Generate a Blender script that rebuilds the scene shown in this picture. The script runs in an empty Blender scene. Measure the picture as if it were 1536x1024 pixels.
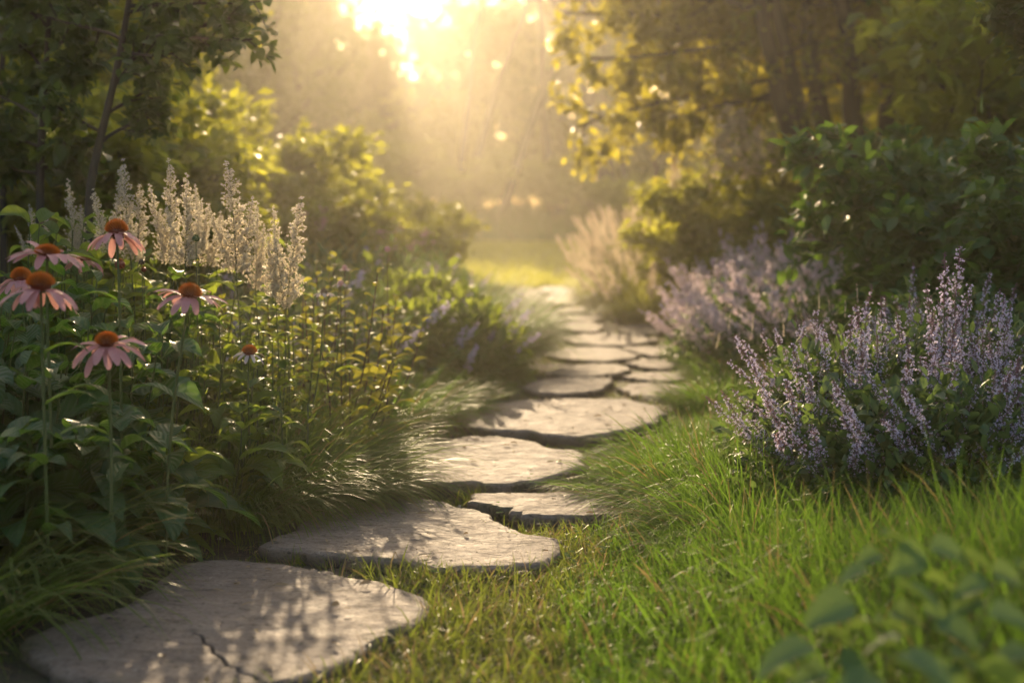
import bpy, math
import numpy as np
from mathutils import Vector, Matrix, Quaternion

# ------------------------------------------------------------------ camera, sky, sun, exposure
sc = bpy.context.scene
col = sc.collection
F, HC, PITCH = 2133.0, 0.75, math.radians(4.88)
SUN_EL, SUN_AZ = math.radians(14.0), math.radians(-6.2)      # azimuth from +Y towards +X

cd = bpy.data.cameras.new('camera'); cam = bpy.data.objects.new('camera', cd); col.objects.link(cam)
cam.location = (0, 0, HC); cam.rotation_euler = (math.pi/2 - PITCH, 0, 0)
cd.lens = 50; cd.sensor_width = 36; cd.clip_end = 600; cd.clip_start = 0.05
cd.dof.use_dof = True; cd.dof.focus_distance = 3.3; cd.dof.aperture_fstop = 2.5
sc.camera = cam

w = bpy.data.worlds.new("World"); sc.world = w; w.use_nodes = True
nt = w.node_tree; bg = nt.nodes['Background']; sky = nt.nodes.new('ShaderNodeTexSky')
sky.sky_type = 'NISHITA'; sky.sun_disc = False
sky.sun_elevation = SUN_EL; sky.sun_rotation = SUN_AZ
sky.air_density = 1.2; sky.dust_density = 5.0; sky.ozone_density = 0.6
nt.links.new(sky.outputs[0], bg.inputs[0]); bg.inputs[1].default_value = 0.13

sl = bpy.data.lights.new('sun', 'SUN'); so = bpy.data.objects.new('sun', sl); col.objects.link(so)
sl.energy = 3.9; sl.angle = math.radians(0.5); sl.color = (1.0, 0.75, 0.46)
sund = Vector((math.sin(SUN_AZ)*math.cos(SUN_EL), math.cos(SUN_AZ)*math.cos(SUN_EL), math.sin(SUN_EL)))
so.rotation_euler = sund.to_track_quat('Z', 'Y').to_euler()

sc.view_settings.view_transform = 'Standard'; sc.view_settings.look = 'None'
sc.view_settings.gamma = 1; sc.view_settings.exposure = 1.40
sc.render.engine = 'CYCLES'
cy = sc.cycles
cy.max_bounces = 6; cy.diffuse_bounces = 3; cy.glossy_bounces = 2; cy.transmission_bounces = 4
cy.volume_bounces = 1; cy.transparent_max_bounces = 4; cy.sample_clamp_indirect = 6; cy.sample_clamp_direct = 0
cy.use_denoising = True; cy.use_adaptive_sampling = True; cy.adaptive_threshold = 0.008
cy.caustics_reflective = False; cy.caustics_refractive = False

HAZE_DENSITY, HAZE_G = 0.0025, 0.74

# ------------------------------------------------------------------ helpers
R = np.random.default_rng(7)
def nrm(a):
    return a/np.maximum(np.linalg.norm(a, axis=-1, keepdims=True), 1e-9)
FWD = np.array([0, math.cos(PITCH), -math.sin(PITCH)]); UP = np.array([0, math.sin(PITCH), math.cos(PITCH)])
def ray(px, py):
    return FWD + np.array([1., 0, 0])*((px-768)/F) + UP*((512-py)/F)
def at(px, py, D):
    """the world point that stands D metres down the garden at this spot of the photograph"""
    r = ray(px, py); return np.array([0, 0, HC]) + r*(D/r[1])
def gnd(px, py, z=0.0):
    r = ray(px, py); return np.array([0, 0, HC]) + r*((z-HC)/r[2])

PATH = np.array([(-0.45, 1.2), (-0.5, 2.4), (-0.30, 3.4), (-0.12, 4.4), (0.19, 5.5), (0.36, 6.4), (0.48, 7.2), (0.60, 8.2),
                 (0.66, 9.3), (0.70, 10.5), (0.62, 12.5), (0.52, 14.5), (0.46, 16.5), (0.4, 18), (0.4, 60)])
def path_x(y):
    return np.interp(y, PATH[:, 1], PATH[:, 0])
def sstep(a, b, x):
    t = np.clip((x-a)/(b-a), 0, 1); return t*t*(3-2*t)
def wob(x, y, s=1.0):
    return (np.sin(1.7*x*s+0.6*y*s+1.3)+np.sin(-1.1*x*s+2.1*y*s+0.4)+np.sin(2.9*x*s+2.3*y*s+2.2)*.6+np.sin(4.7*x*s-3.6*y*s)*.35)/2.9
def ground_z(x, y):
    x = np.asarray(x, float); y = np.asarray(y, float)
    d = x-path_x(y)
    fade = 1-sstep(15, 19, y)
    right = sstep(0.45, 1.5, d)*0.13+sstep(2.0, 6, d)*0.25
    left = sstep(0.5, 1.6, -d)*0.07+sstep(2.0, 6, -d)*0.3
    z = (right+left)*fade
    z = z + 0.24*sstep(16, 25, y) + 0.75*sstep(30, 40, y)*(0.75+0.25*wob(x, y, .25)) + 0.3*sstep(6, 14, abs(x))*sstep(14, 22, y)
    z = z + wob(x, y, 1.2)*0.012 + wob(x, y, 5.)*0.006
    return z

class MB:
    """collects faces, builds ONE mesh"""
    def __init__(s): s.v = []; s.q = []; s.t = []; s.a = []; s.qm = []; s.tm = []; s.n = 0
    def add(s, v, q=None, t=None, a=None, m=0):
        v = np.asarray(v, float).reshape(-1, 3)
        s.v.append(v); s.a.append(np.zeros((len(v), 3)) if a is None else np.asarray(a, float).reshape(-1, 3))
        if q is not None and len(q): q = np.asarray(q).reshape(-1, 4); s.q.append(q+s.n); s.qm.append(np.full(len(q), m))
        if t is not None and len(t): t = np.asarray(t).reshape(-1, 3); s.t.append(t+s.n); s.tm.append(np.full(len(t), m))
        s.n += len(v)
    def data(s, name, mats, smooth=True):
        v = np.concatenate(s.v); a = np.concatenate(s.a)
        q = np.concatenate(s.q) if s.q else np.zeros((0, 4), int); t = np.concatenate(s.t) if s.t else np.zeros((0, 3), int)
        m = np.concatenate([np.concatenate(s.qm) if s.qm else np.zeros(0, int), np.concatenate(s.tm) if s.tm else np.zeros(0, int)])
        me = bpy.data.meshes.new(name)
        me.vertices.add(len(v)); me.vertices.foreach_set('co', v.astype(np.float32).ravel())
        me.loops.add(q.size+t.size); me.loops.foreach_set('vertex_index', np.concatenate([q.ravel(), t.ravel()]).astype(np.int32))
        me.polygons.add(len(q)+len(t))
        ls = np.concatenate([np.arange(len(q))*4, q.size+np.arange(len(t))*3]).astype(np.int32)
        me.polygons.foreach_set('loop_start', ls)
        me.polygons.foreach_set('material_index', m.astype(np.int32))
        me.polygons.foreach_set('use_smooth', np.full(len(ls), smooth))
        for x in (mats if isinstance(mats, (list, tuple)) else [mats]): me.materials.append(x)
        at_ = me.attributes.new('lf', 'FLOAT_VECTOR', 'POINT'); at_.data.foreach_set('vector', a.astype(np.float32).ravel())
        me.update(calc_edges=True)
        return me
    def build(s, name, mats, parent=None, smooth=True, loc=None):
        """link as one object; loc: world origin of the object (vertices are given in world space)"""
        if loc is not None: s.v = [x-np.asarray(loc) for x in s.v]
        return link(name, s.data(name, mats, smooth), parent, loc)
def link(name, data, parent=None, loc=None):
    o = bpy.data.objects.new(name, data); col.objects.link(o)
    if parent is not None: o.parent = parent
    if loc is not None: o.location = loc
    return o
def thing(name, label, cat, loc=(0, 0, 0), group=None, data=None):
    o = link(name, data, None, tuple(float(x) for x in loc))
    return tag(o, label, cat, group)
def tag(o, label, cat, group=None, kind=None):
    if label: o['label'] = label
    if cat: o['category'] = cat
    if group: o['group'] = group
    if kind: o['kind'] = kind
    return o

def ribbons(mb, base, d0, L, W, droop, nseg=4, prof='leaf', cols=3, fold=0.25, side=None, roll=None, rnd=None, wave=0.0, m=0, dp=1.5):
    """many leaves / blades / petals at once: curved tapering strips"""
    base = np.asarray(base, float).reshape(-1, 3); N = len(base)
    if N == 0: return
    d0 = nrm(np.broadcast_to(np.asarray(d0, float), (N, 3)).copy())
    L = np.broadcast_to(L, (N,)); W = np.broadcast_to(W, (N,)); droop = np.broadcast_to(droop, (N,))
    if rnd is None: rnd = R.random(N)
    Z = np.array([0, 0, 1.])
    if side is None:
        side = np.cross(d0, Z); bad = np.linalg.norm(side, axis=1) < 0.15
        ang = R.random(N)*6.283
        side[bad] = np.stack([np.cos(ang), np.sin(ang), 0*ang], 1)[bad]
    side = nrm(side-d0*np.sum(side*d0, 1, keepdims=True))
    if roll is not None:
        r = np.broadcast_to(roll, (N,))[:, None]
        side = side*np.cos(r)+np.cross(d0, side)*np.sin(r)
    t = np.linspace(0, 1, nseg+1)
    if prof == 'leaf': p = np.sin(np.pi*t**0.8)**0.85; p[0] = .06; p[-1] = .02
    elif prof == 'lance': p = np.sin(np.pi*t**0.62)**0.9; p[0] = .08; p[-1] = .02
    elif prof == 'heart': p = np.sin(np.pi*np.clip(t*.93+.07, 0, 1)**0.55)**0.75; p[0] = .3; p[-1] = .02
    elif prof == 'petal': p = np.interp(t, [0, .15, .5, .85, 1], [.45, .7, 1, .85, .3])
    elif prof == 'blade': p = (1-t**2.2)*.95+.05
    else: p = np.interp(t, [0, .4, 1], [.5, 1, .4])
    pos = np.zeros((N, nseg+1, 3)); pos[:, 0] = base
    nor = np.zeros((N, nseg+1, 3)); cur = base.copy()
    for k in range(nseg+1):
        d = nrm(d0-Z*(droop*(t[k]**dp))[:, None])
        nor[:, k] = np.cross(side, d)
        pos[:, k] = cur
        if k < nseg:
            tm = (t[k]+t[k+1])/2
            dm = nrm(d0-Z*(droop*(tm**dp))[:, None])
            cur = cur+dm*(L/nseg)[:, None]
    us = np.linspace(-1, 1, cols)
    V = np.zeros((N, nseg+1, cols, 3)); A = np.zeros((N, nseg+1, cols, 3))
    ph = R.random(N)*6.28
    for j, u in enumerate(us):
        off = side[:, None, :]*(W[:, None]*p[None, :]*u*.5)[..., None]
        lift = nor*(W[:, None]*p[None, :]*abs(u)*fold*.5)[..., None]
        V[:, :, j] = pos+off+lift
        if wave: V[:, :, j] += nor*(wave*W[:, None]*abs(u)*np.sin(t[None, :]*11+ph[:, None]+u*1.3))[..., None]
        A[:, :, j, 0] = u; A[:, :, j, 1] = t[None, :]; A[:, :, j, 2] = rnd[:, None]
    per = (nseg+1)*cols
    i = np.arange(nseg)[:, None]*cols+np.arange(cols-1)[None, :]
    q = np.stack([i, i+1, i+cols+1, i+cols], -1).reshape(-1, 4)
    Q = (q[None]+(np.arange(N)*per)[:, None, None]).reshape(-1, 4)
    mb.add(V.reshape(-1, 3), q=Q, a=A.reshape(-1, 3), m=m)

def tube(mb, pts, rad, sides=6, m=0, rnd=0.5, cap=True):
    pts = np.asarray(pts, float); n = len(pts); rad = np.broadcast_to(rad, (n,))
    tan = nrm(np.gradient(pts, axis=0)); ref = np.array([0, 0, 1.]) if abs(tan[0][2]) < .9 else np.array([1., 0, 0])
    a = nrm(np.cross(tan, ref)); b = np.cross(tan, a)
    th = np.arange(sides)*2*np.pi/sides
    V = pts[:, None]+(a[:, None]*np.cos(th)[None, :, None]+b[:, None]*np.sin(th)[None, :, None])*rad[:, None, None]
    i = np.arange(n-1)[:, None]*sides+np.arange(sides)[None]; j = np.arange(n-1)[:, None]*sides+(np.arange(sides)[None]+1) % sides
    q = np.stack([i, j, j+sides, i+sides], -1).reshape(-1, 4)
    A = np.zeros((n, sides, 3)); A[..., 1] = np.linspace(0, 1, n)[:, None]; A[..., 2] = rnd
    mb.add(V, q=q, a=A, m=m)
def blob(mb, c, r, m=0, rnd=0.5, n=6, k=4, sq=1.0):
    """small rounded lump"""
    th = np.arange(n)*2*np.pi/n; ph = np.linspace(0, np.pi, k+1)
    V = np.stack([np.sin(ph)[:, None]*np.cos(th), np.sin(ph)[:, None]*np.sin(th), np.cos(ph)[:, None]*np.ones(n)*sq], -1)*r+np.asarray(c)
    i = np.arange(k)[:, None]*n+np.arange(n)[None]; j = np.arange(k)[:, None]*n+(np.arange(n)[None]+1) % n
    q = np.stack([i, i+n, j+n, j], -1).reshape(-1, 4)
    A = np.zeros((k+1, n, 3)); A[..., 2] = rnd
    mb.add(V, q=q, a=A, m=m)
def florets(mb, c, r, m=0, rnd=None):
    """many tiny flowers: each three crossed petals (little bent quads)"""
    c = np.asarray(c).reshape(-1, 3); N = len(c); r = np.broadcast_to(r, (N,))
    rr = R.random(N) if rnd is None else rnd
    for k in range(3):
        d = nrm(R.normal(size=(N, 3))+np.array([0, 0, .2])); s = nrm(np.cross(d, R.normal(size=(N, 3))))
        V = np.stack([c-s*r[:, None]*.35, c+d*r[:, None]*.55-s*r[:, None]*.6, c+d*r[:, None]*1.1, c+d*r[:, None]*.5+s*r[:, None]*.6], 1)
        A = np.zeros((N, 4, 3)); A[:, :, 1] = [0, .6, 1, .6]; A[..., 2] = rr[:, None]
        mb.add(V, q=(np.arange(N)*4)[:, None]+np.arange(4), a=A, m=m)

# ------------------------------------------------------------------ materials
def new_mat(name):
    m = bpy.data.materials.new(name); m.use_nodes = True; t = m.node_tree; t.nodes.clear()
    o = t.nodes.new('ShaderNodeOutputMaterial'); return m, t, o
def N(t, typ, **kw):
    n = t.nodes.new(typ)
    for k, v in kw.items():
        if k.startswith('i_'): n.inputs[k[2:].replace('_', ' ')].default_value = v
        else: setattr(n, k, v)
    return n
def mixc(t, f, a, b, blend='MIX'):
    n = t.nodes.new('ShaderNodeMix'); n.data_type = 'RGBA'; n.blend_type = blend
    for s, x in ((0, f), (6, a), (7, b)):
        if hasattr(x, 'links') or hasattr(x, 'is_linked'): t.links.new(x, n.inputs[s])
        else: n.inputs[s].default_value = (*x, 1) if isinstance(x, (tuple, list)) else x
    return n.outputs[2]
def leaf_mat(name, ca, cb, trans, tf=0.45, rough=0.42, tip=None, dry=None, vein=0.0, spec=0.5, petal_vein=0.0):
    m, t, o = new_mat(name)
    a = N(t, 'ShaderNodeAttribute', attribute_name='lf'); s = N(t, 'ShaderNodeSeparateXYZ'); t.links.new(a.outputs['Vector'], s.inputs[0])
    c = mixc(t, s.outputs[2], ca, cb)
    tc = mixc(t, s.outputs[2], trans, tuple(x*.7 for x in trans))
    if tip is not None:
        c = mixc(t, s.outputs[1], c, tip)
    if dry is not None:
        g = N(t, 'ShaderNodeMath', operation='GREATER_THAN'); g.inputs[1].default_value = dry[1]; t.links.new(s.outputs[2], g.inputs[0])
        c = mixc(t, g.outputs[0], c, dry[0]); tc = mixc(t, g.outputs[0], tc, tuple(min(1, x*1.1) for x in dry[0]))
    p = N(t, 'ShaderNodeBsdfPrincipled'); p.inputs['Roughness'].default_value = rough; p.inputs['Specular IOR Level'].default_value = spec
    if petal_vein:
        mu = N(t, 'ShaderNodeMath', operation='MULTIPLY'); mu.inputs[1].default_value = 16; t.links.new(s.outputs[0], mu.inputs[0])
        si = N(t, 'ShaderNodeMath', operation='SINE'); t.links.new(mu.outputs[0], si.inputs[0])
        mr = N(t, 'ShaderNodeMapRange'); mr.inputs[1].default_value = -1; mr.inputs[3].default_value = 0; mr.inputs[4].default_value = petal_vein
        t.links.new(si.outputs[0], mr.inputs[0]); c = mixc(t, mr.outputs[0], c, (.30, .05, .13))
    if vein:
        # side veins run forward from the midrib
        ab = N(t, 'ShaderNodeMath', operation='ABSOLUTE'); t.links.new(s.outputs[0], ab.inputs[0])
        m1 = N(t, 'ShaderNodeMath', operation='MULTIPLY_ADD'); m1.inputs[1].default_value = -0.22; t.links.new(ab.outputs[0], m1.inputs[0]); t.links.new(s.outputs[1], m1.inputs[2])
        m2 = N(t, 'ShaderNodeMath', operation='MULTIPLY'); m2.inputs[1].default_value = 50; t.links.new(m1.outputs[0], m2.inputs[0])
        si = N(t, 'ShaderNodeMath', operation='SINE'); t.links.new(m2.outputs[0], si.inputs[0])
        nz = N(t, 'ShaderNodeTexNoise'); nz.inputs['Scale'].default_value = 60
        ad = N(t, 'ShaderNodeMath', operation='ADD'); t.links.new(si.outputs[0], ad.inputs[0]); t.links.new(nz.outputs[0], ad.inputs[1])
        b = N(t, 'ShaderNodeBump'); b.inputs['Strength'].default_value = vein; b.inputs['Distance'].default_value = 0.0012
        t.links.new(ad.outputs[0], b.inputs['Height']); t.links.new(b.outputs[0], p.inputs['Normal'])
        mi = N(t, 'ShaderNodeMapRange'); mi.inputs[1].default_value = 0.0; mi.inputs[2].default_value = 0.09; mi.inputs[3].default_value = .35; mi.inputs[4].default_value = 0
        t.links.new(ab.outputs[0], mi.inputs[0]); c = mixc(t, mi.outputs[0], c, tuple(min(1, x*1.8+.02) for x in cb))
    t.links.new(c, p.inputs['Base Color'])
    tr = N(t, 'ShaderNodeBsdfTranslucent'); t.links.new(tc, tr.inputs[0])
    mx = N(t, 'ShaderNodeMixShader'); mx.inputs[0].default_value = tf
    t.links.new(p.outputs[0], mx.inputs[1]); t.links.new(tr.outputs[0], mx.inputs[2]); t.links.new(mx.outputs[0], o.inputs[0])
    return m
def solid_mat(name, ca, cb, rough=.6, scale=40, bump=.3, dist=.003, stretch=(1, 1, 1)):
    m, t, o = new_mat(name)
    tc = N(t, 'ShaderNodeTexCoord'); mp = N(t, 'ShaderNodeMapping'); mp.inputs['Scale'].default_value = stretch
    t.links.new(tc.outputs['Object'], mp.inputs[0])
    nz = N(t, 'ShaderNodeTexNoise'); nz.inputs['Scale'].default_value = scale; nz.inputs['Detail'].default_value = 5
    t.links.new(mp.outputs[0], nz.inputs[0])
    mr = N(t, 'ShaderNodeMapRange'); mr.inputs[1].default_value = .35; mr.inputs[2].default_value = .65; t.links.new(nz.outputs[0], mr.inputs[0])
    c = mixc(t, mr.outputs[0], ca, cb)
    p = N(t, 'ShaderNodeBsdfPrincipled'); p.inputs['Roughness'].default_value = rough; t.links.new(c, p.inputs['Base Color'])
    b = N(t, 'ShaderNodeBump'); b.inputs['Strength'].default_value = bump; b.inputs['Distance'].default_value = dist
    t.links.new(nz.outputs[0], b.inputs['Height']); t.links.new(b.outputs[0], p.inputs['Normal'])
    t.links.new(p.outputs[0], o.inputs[0]); return m

def stone_mat():
    m, t, o = new_mat('flagstone_rock')
    tc = N(t, 'ShaderNodeTexCoord'); geo = N(t, 'ShaderNodeNewGeometry')
    def noise(scale, det=6, rough=.6, st=None, dist=0):
        n = N(t, 'ShaderNodeTexNoise'); n.inputs['Scale'].default_value = scale; n.inputs['Detail'].default_value = det
        n.inputs['Roughness'].default_value = rough; n.inputs['Distortion'].default_value = dist
        mp = N(t, 'ShaderNodeMapping'); mp.inputs['Scale'].default_value = st or (1, 1, 1)
        t.links.new(geo.outputs['Position'], mp.inputs[0]); t.links.new(mp.outputs[0], n.inputs[0]); return n.outputs[0]
    def rng(x, a, b, c=0, d=1):
        r = N(t, 'ShaderNodeMapRange'); r.inputs[1].default_value = a; r.inputs[2].default_value = b; r.inputs[3].default_value = c; r.inputs[4].default_value = d
        t.links.new(x, r.inputs[0]); return r.outputs[0]
    big = noise(3.2, 5, .6, None, .4); mid = noise(19, 6, .7, (1, 1.4, 2)); fine = noise(110, 4, .6)
    layer = noise(9, 8, .72, (.8, 1.35, 3), .9)
    c = mixc(t, rng(big, .35, .65), (.100, .072, .058), (.178, .130, .103))
    c = mixc(t, rng(layer, .5, .62), c, (.185, .142, .116))
    big2 = noise(6.5, 6, .65, None, .6); c = mixc(t, rng(big2, .54, .66, 0, .7), c, (.075, .062, .052)); c = mixc(t, rng(big2, .40, .30, 0, .6), c, (.22, .18, .145))
    c = mixc(t, rng(mid, .57, .70), c, (.10, .082, .072))
    c = mixc(t, rng(layer, .41, .36, 0, .75), c, (.08, .066, .058))
    c = mixc(t, rng(fine, .35, .7, 0, .45), c, (.27, .22, .19))
    sp = noise(55, 3, .6, (1, 1.3, 1)); c = mixc(t, rng(sp, .60, .66, 0, .85), c, (.06, .05, .042))
    sp2 = noise(24, 5, .7, (.6, 1.6, 1), .5); c = mixc(t, rng(sp2, .60, .66, 0, .7), c, (.085, .07, .06))
    li = noise(26, 4, .6); c = mixc(t, rng(li, .68, .72, 0, .5), c, (.42, .37, .31))
    # scattered moss on rim and flanks; layered rock gets darker towards its foot
    a = N(t, 'ShaderNodeAttribute', attribute_name='lf'); s = N(t, 'ShaderNodeSeparateXYZ'); t.links.new(a.outputs['Vector'], s.inputs[0])
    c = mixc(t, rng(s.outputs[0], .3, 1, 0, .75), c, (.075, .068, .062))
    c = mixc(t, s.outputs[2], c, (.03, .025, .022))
    moss = noise(9, 5, .7); mm = N(t, 'ShaderNodeMath', operation='MULTIPLY'); t.links.new(rng(moss, .5, .62), mm.inputs[0]); t.links.new(rng(s.outputs[1], .86, .99, 0, .65), mm.inputs[1])
    c = mixc(t, mm.outputs[0], c, (.055, .062, .02))
    p = N(t, 'ShaderNodeBsdfPrincipled'); t.links.new(c, p.inputs['Base Color'])
    t.links.new(rng(mid, .3, .7, .65, .88), p.inputs['Roughness']); p.inputs['Specular IOR Level'].default_value = .25
    def bump(h, st, d, prev=None):
        b = N(t, 'ShaderNodeBump'); b.inputs['Strength'].default_value = st; b.inputs['Distance'].default_value = d
        t.links.new(h, b.inputs['Height'])
        if prev is not None: t.links.new(prev, b.inputs['Normal'])
        return b.outputs[0]
    nn = bump(layer, .8, .010); nn = bump(mid, .9, .006, nn); nn = bump(rng(sp2, .55, .66, 1, 0), .8, .005, nn); nn = bump(rng(sp, .62, .70, 1, 0), .6, .003, nn); nn = bump(fine, .8, .0025, nn)
    t.links.new(nn, p.inputs['Normal']); t.links.new(p.outputs[0], o.inputs[0]); return m

def ground_mat():
    m, t, o = new_mat('garden_soil')
    geo = N(t, 'ShaderNodeNewGeometry')
    def noise(scale, det=5):
        n = N(t, 'ShaderNodeTexNoise'); n.inputs['Scale'].default_value = scale; n.inputs['Detail'].default_value = det; n.inputs['Roughness'].default_value = .65
        t.links.new(geo.outputs['Position'], n.inputs[0]); return n.outputs[0]
    def rng(x, a, b, c=0, d=1):
        r = N(t, 'ShaderNodeMapRange'); r.inputs[1].default_value = a; r.inputs[2].default_value = b; r.inputs[3].default_value = c; r.inputs[4].default_value = d
        t.links.new(x, r.inputs[0]); return r.outputs[0]
    n1 = noise(5); n2 = noise(45); n3 = noise(190, 3)
    soil = mixc(t, rng(n2, .35, .65), (.022, .015, .010), (.062, .043, .026))
    soil = mixc(t, rng(n3, .56, .66, 0, .6), soil, (.12, .085, .05))
    soil = mixc(t, rng(n1, .46, .6), soil, (.045, .055, .014))
    s = N(t, 'ShaderNodeSeparateXYZ'); t.links.new(geo.outputs['Position'], s.inputs[0])
    lawn = mixc(t, rng(n2, .3, .7), (.10, .13, .02), (.16, .16, .03))
    c = mixc(t, rng(s.outputs[1], 14, 18), soil, lawn)
    p = N(t, 'ShaderNodeBsdfPrincipled'); p.inputs['Roughness'].default_value = .85; t.links.new(c, p.inputs['Base Color'])
    b = N(t, 'ShaderNodeBump'); b.inputs['Strength'].default_value = .9; b.inputs['Distance'].default_value = .02; t.links.new(n2, b.inputs['Height'])
    b2 = N(t, 'ShaderNodeBump'); b2.inputs['Strength'].default_value = .8; b2.inputs['Distance'].default_value = .005; t.links.new(n3, b2.inputs['Height']); t.links.new(b.outputs[0], b2.inputs['Normal'])
    t.links.new(b2.outputs[0], p.inputs['Normal']); t.links.new(p.outputs[0], o.inputs[0]); return m

M = dict(
    stone=stone_mat(), ground=ground_mat(),
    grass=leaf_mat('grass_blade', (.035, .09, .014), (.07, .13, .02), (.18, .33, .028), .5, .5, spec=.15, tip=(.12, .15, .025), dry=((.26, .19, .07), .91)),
    moss=leaf_mat('moss_grass', (.055, .085, .014), (.10, .12, .022), (.27, .33, .04), .5, .5, dry=((.24, .17, .07), .8)),
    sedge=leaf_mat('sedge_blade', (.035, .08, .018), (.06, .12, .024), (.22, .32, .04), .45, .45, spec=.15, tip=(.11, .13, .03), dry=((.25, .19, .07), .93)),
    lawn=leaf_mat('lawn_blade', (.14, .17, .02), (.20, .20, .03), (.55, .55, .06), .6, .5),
    thatch=leaf_mat('dry_grass', (.17, .115, .06), (.28, .20, .11), (.30, .2, .09), .3, .6),
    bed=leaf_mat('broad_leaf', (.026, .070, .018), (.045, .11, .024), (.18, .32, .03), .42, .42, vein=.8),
    bedlit=leaf_mat('sunlit_leaf', (.042, .10, .016), (.075, .14, .02), (.34, .42, .04), .5, .5, vein=.5, spec=.3),  # lit copy of the bed leaf, sunlight put into its colour
    mona=leaf_mat('small_leaf', (.06, .09, .015), (.10, .12, .02), (.44, .42, .04), .5, .55, spec=.2),
    shrubd=leaf_mat('dark_shrub_leaf', (.028, .075, .020), (.05, .115, .028), (.18, .32, .03), .4, .34, vein=.4),
    shruby=leaf_mat('yellow_green_leaf', (.045, .10, .012), (.085, .14, .018), (.54, .54, .04), .55, .42),
    tree=leaf_mat('tree_leaf', (.028, .06, .012), (.05, .085, .016), (.26, .30, .03), .45, .42),
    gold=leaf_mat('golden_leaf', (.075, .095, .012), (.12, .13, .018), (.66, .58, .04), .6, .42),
    sapl=leaf_mat('sapling_leaf', (.022, .058, .012), (.04, .085, .016), (.20, .26, .03), .42, .36, vein=.5),
    cat=leaf_mat('catmint_leaf', (.045, .085, .035), (.07, .12, .04), (.2, .30, .06), .4, .5),
    catf=leaf_mat('catmint_petal', (.54, .50, .74), (.72, .64, .82), (.68, .60, .74), .45, .5),
    catp=leaf_mat('sunlit_catmint_petal', (.66, .58, .72), (.74, .66, .74), (.76, .62, .64), .5, .5),  # catmint petal painted paler, as if the drift stood in sunlight
    calyx=leaf_mat('catmint_calyx', (.20, .09, .14), (.14, .12, .12), (.3, .16, .16), .3, .5),
    plume=leaf_mat('plume_floret', (.72, .64, .54), (.62, .55, .47), (.86, .76, .56), .55, .6),
    feather=leaf_mat('feather_floret', (.72, .62, .52), (.64, .55, .46), (.85, .72, .55), .6, .6),
    stem=leaf_mat('green_stem', (.07, .10, .025), (.09, .11, .03), (.2, .24, .05), .2, .45),
    bstem=leaf_mat('brown_stem', (.05, .03, .015), (.08, .045, .02), (.1, .06, .02), .1, .5),
    petal=leaf_mat('coneflower_petal', (.60, .22, .24), (.70, .32, .31), (.80, .40, .33), .42, .5, tip=(.72, .36, .34), petal_vein=.5),
    fade=leaf_mat('faded_petal', (.66, .55, .50), (.60, .46, .44), (.7, .55, .45), .4, .5),
    cone=leaf_mat('coneflower_cone', (.14, .018, .005), (.22, .03, .006), (.5, .12, .01), .12, .4, tip=(.95, .28, .02)),
    pink=leaf_mat('pink_blossom', (.55, .30, .36), (.62, .38, .40), (.7, .45, .42), .45, .5),
    heart=leaf_mat('heart_leaf', (.11, .18, .06), (.15, .22, .08), (.20, .29, .05), .4, .6, vein=.5, spec=.25),
    clover=leaf_mat('clover_leaf', (.04, .09, .02), (.06, .12, .03), (.16, .28, .04), .4, .95, spec=.03),
    bark=solid_mat('tree_bark', (.035, .026, .018), (.07, .05, .033), .85, 9, .8, .02, (1, 1, .25)),
    birch=solid_mat('birch_bark', (.45, .40, .36), (.16, .12, .10), .7, 7, .5, .01, (1, 1, 2.5)),
    pebble=solid_mat('pebble_rock', (.22, .18, .15), (.34, .3, .26), .6, 60, .4, .002),
)

# ------------------------------------------------------------------ ground
ys = np.concatenate([np.arange(-3, 9, .07), np.arange(9, 20, .2), np.arange(20, 57.6, 1.0), [57.6]])
xs = np.concatenate([np.arange(-30, -4, 1.2), np.arange(-4, 4, .07), np.arange(4, 30.1, 1.2)])
X, Y = np.meshgrid(xs, ys); Zg = ground_z(X, Y)
mb = MB(); nx = len(xs); i = np.arange(len(ys)-1)[:, None]*nx+np.arange(nx-1)[None]
mb.add(np.stack([X, Y, Zg], -1), q=np.stack([i, i+1, i+nx+1, i+nx], -1).reshape(-1, 4))
tag(mb.build('ground', M['ground']), 'brown garden soil rising to a yellow green lawn', None, kind='structure')

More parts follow.
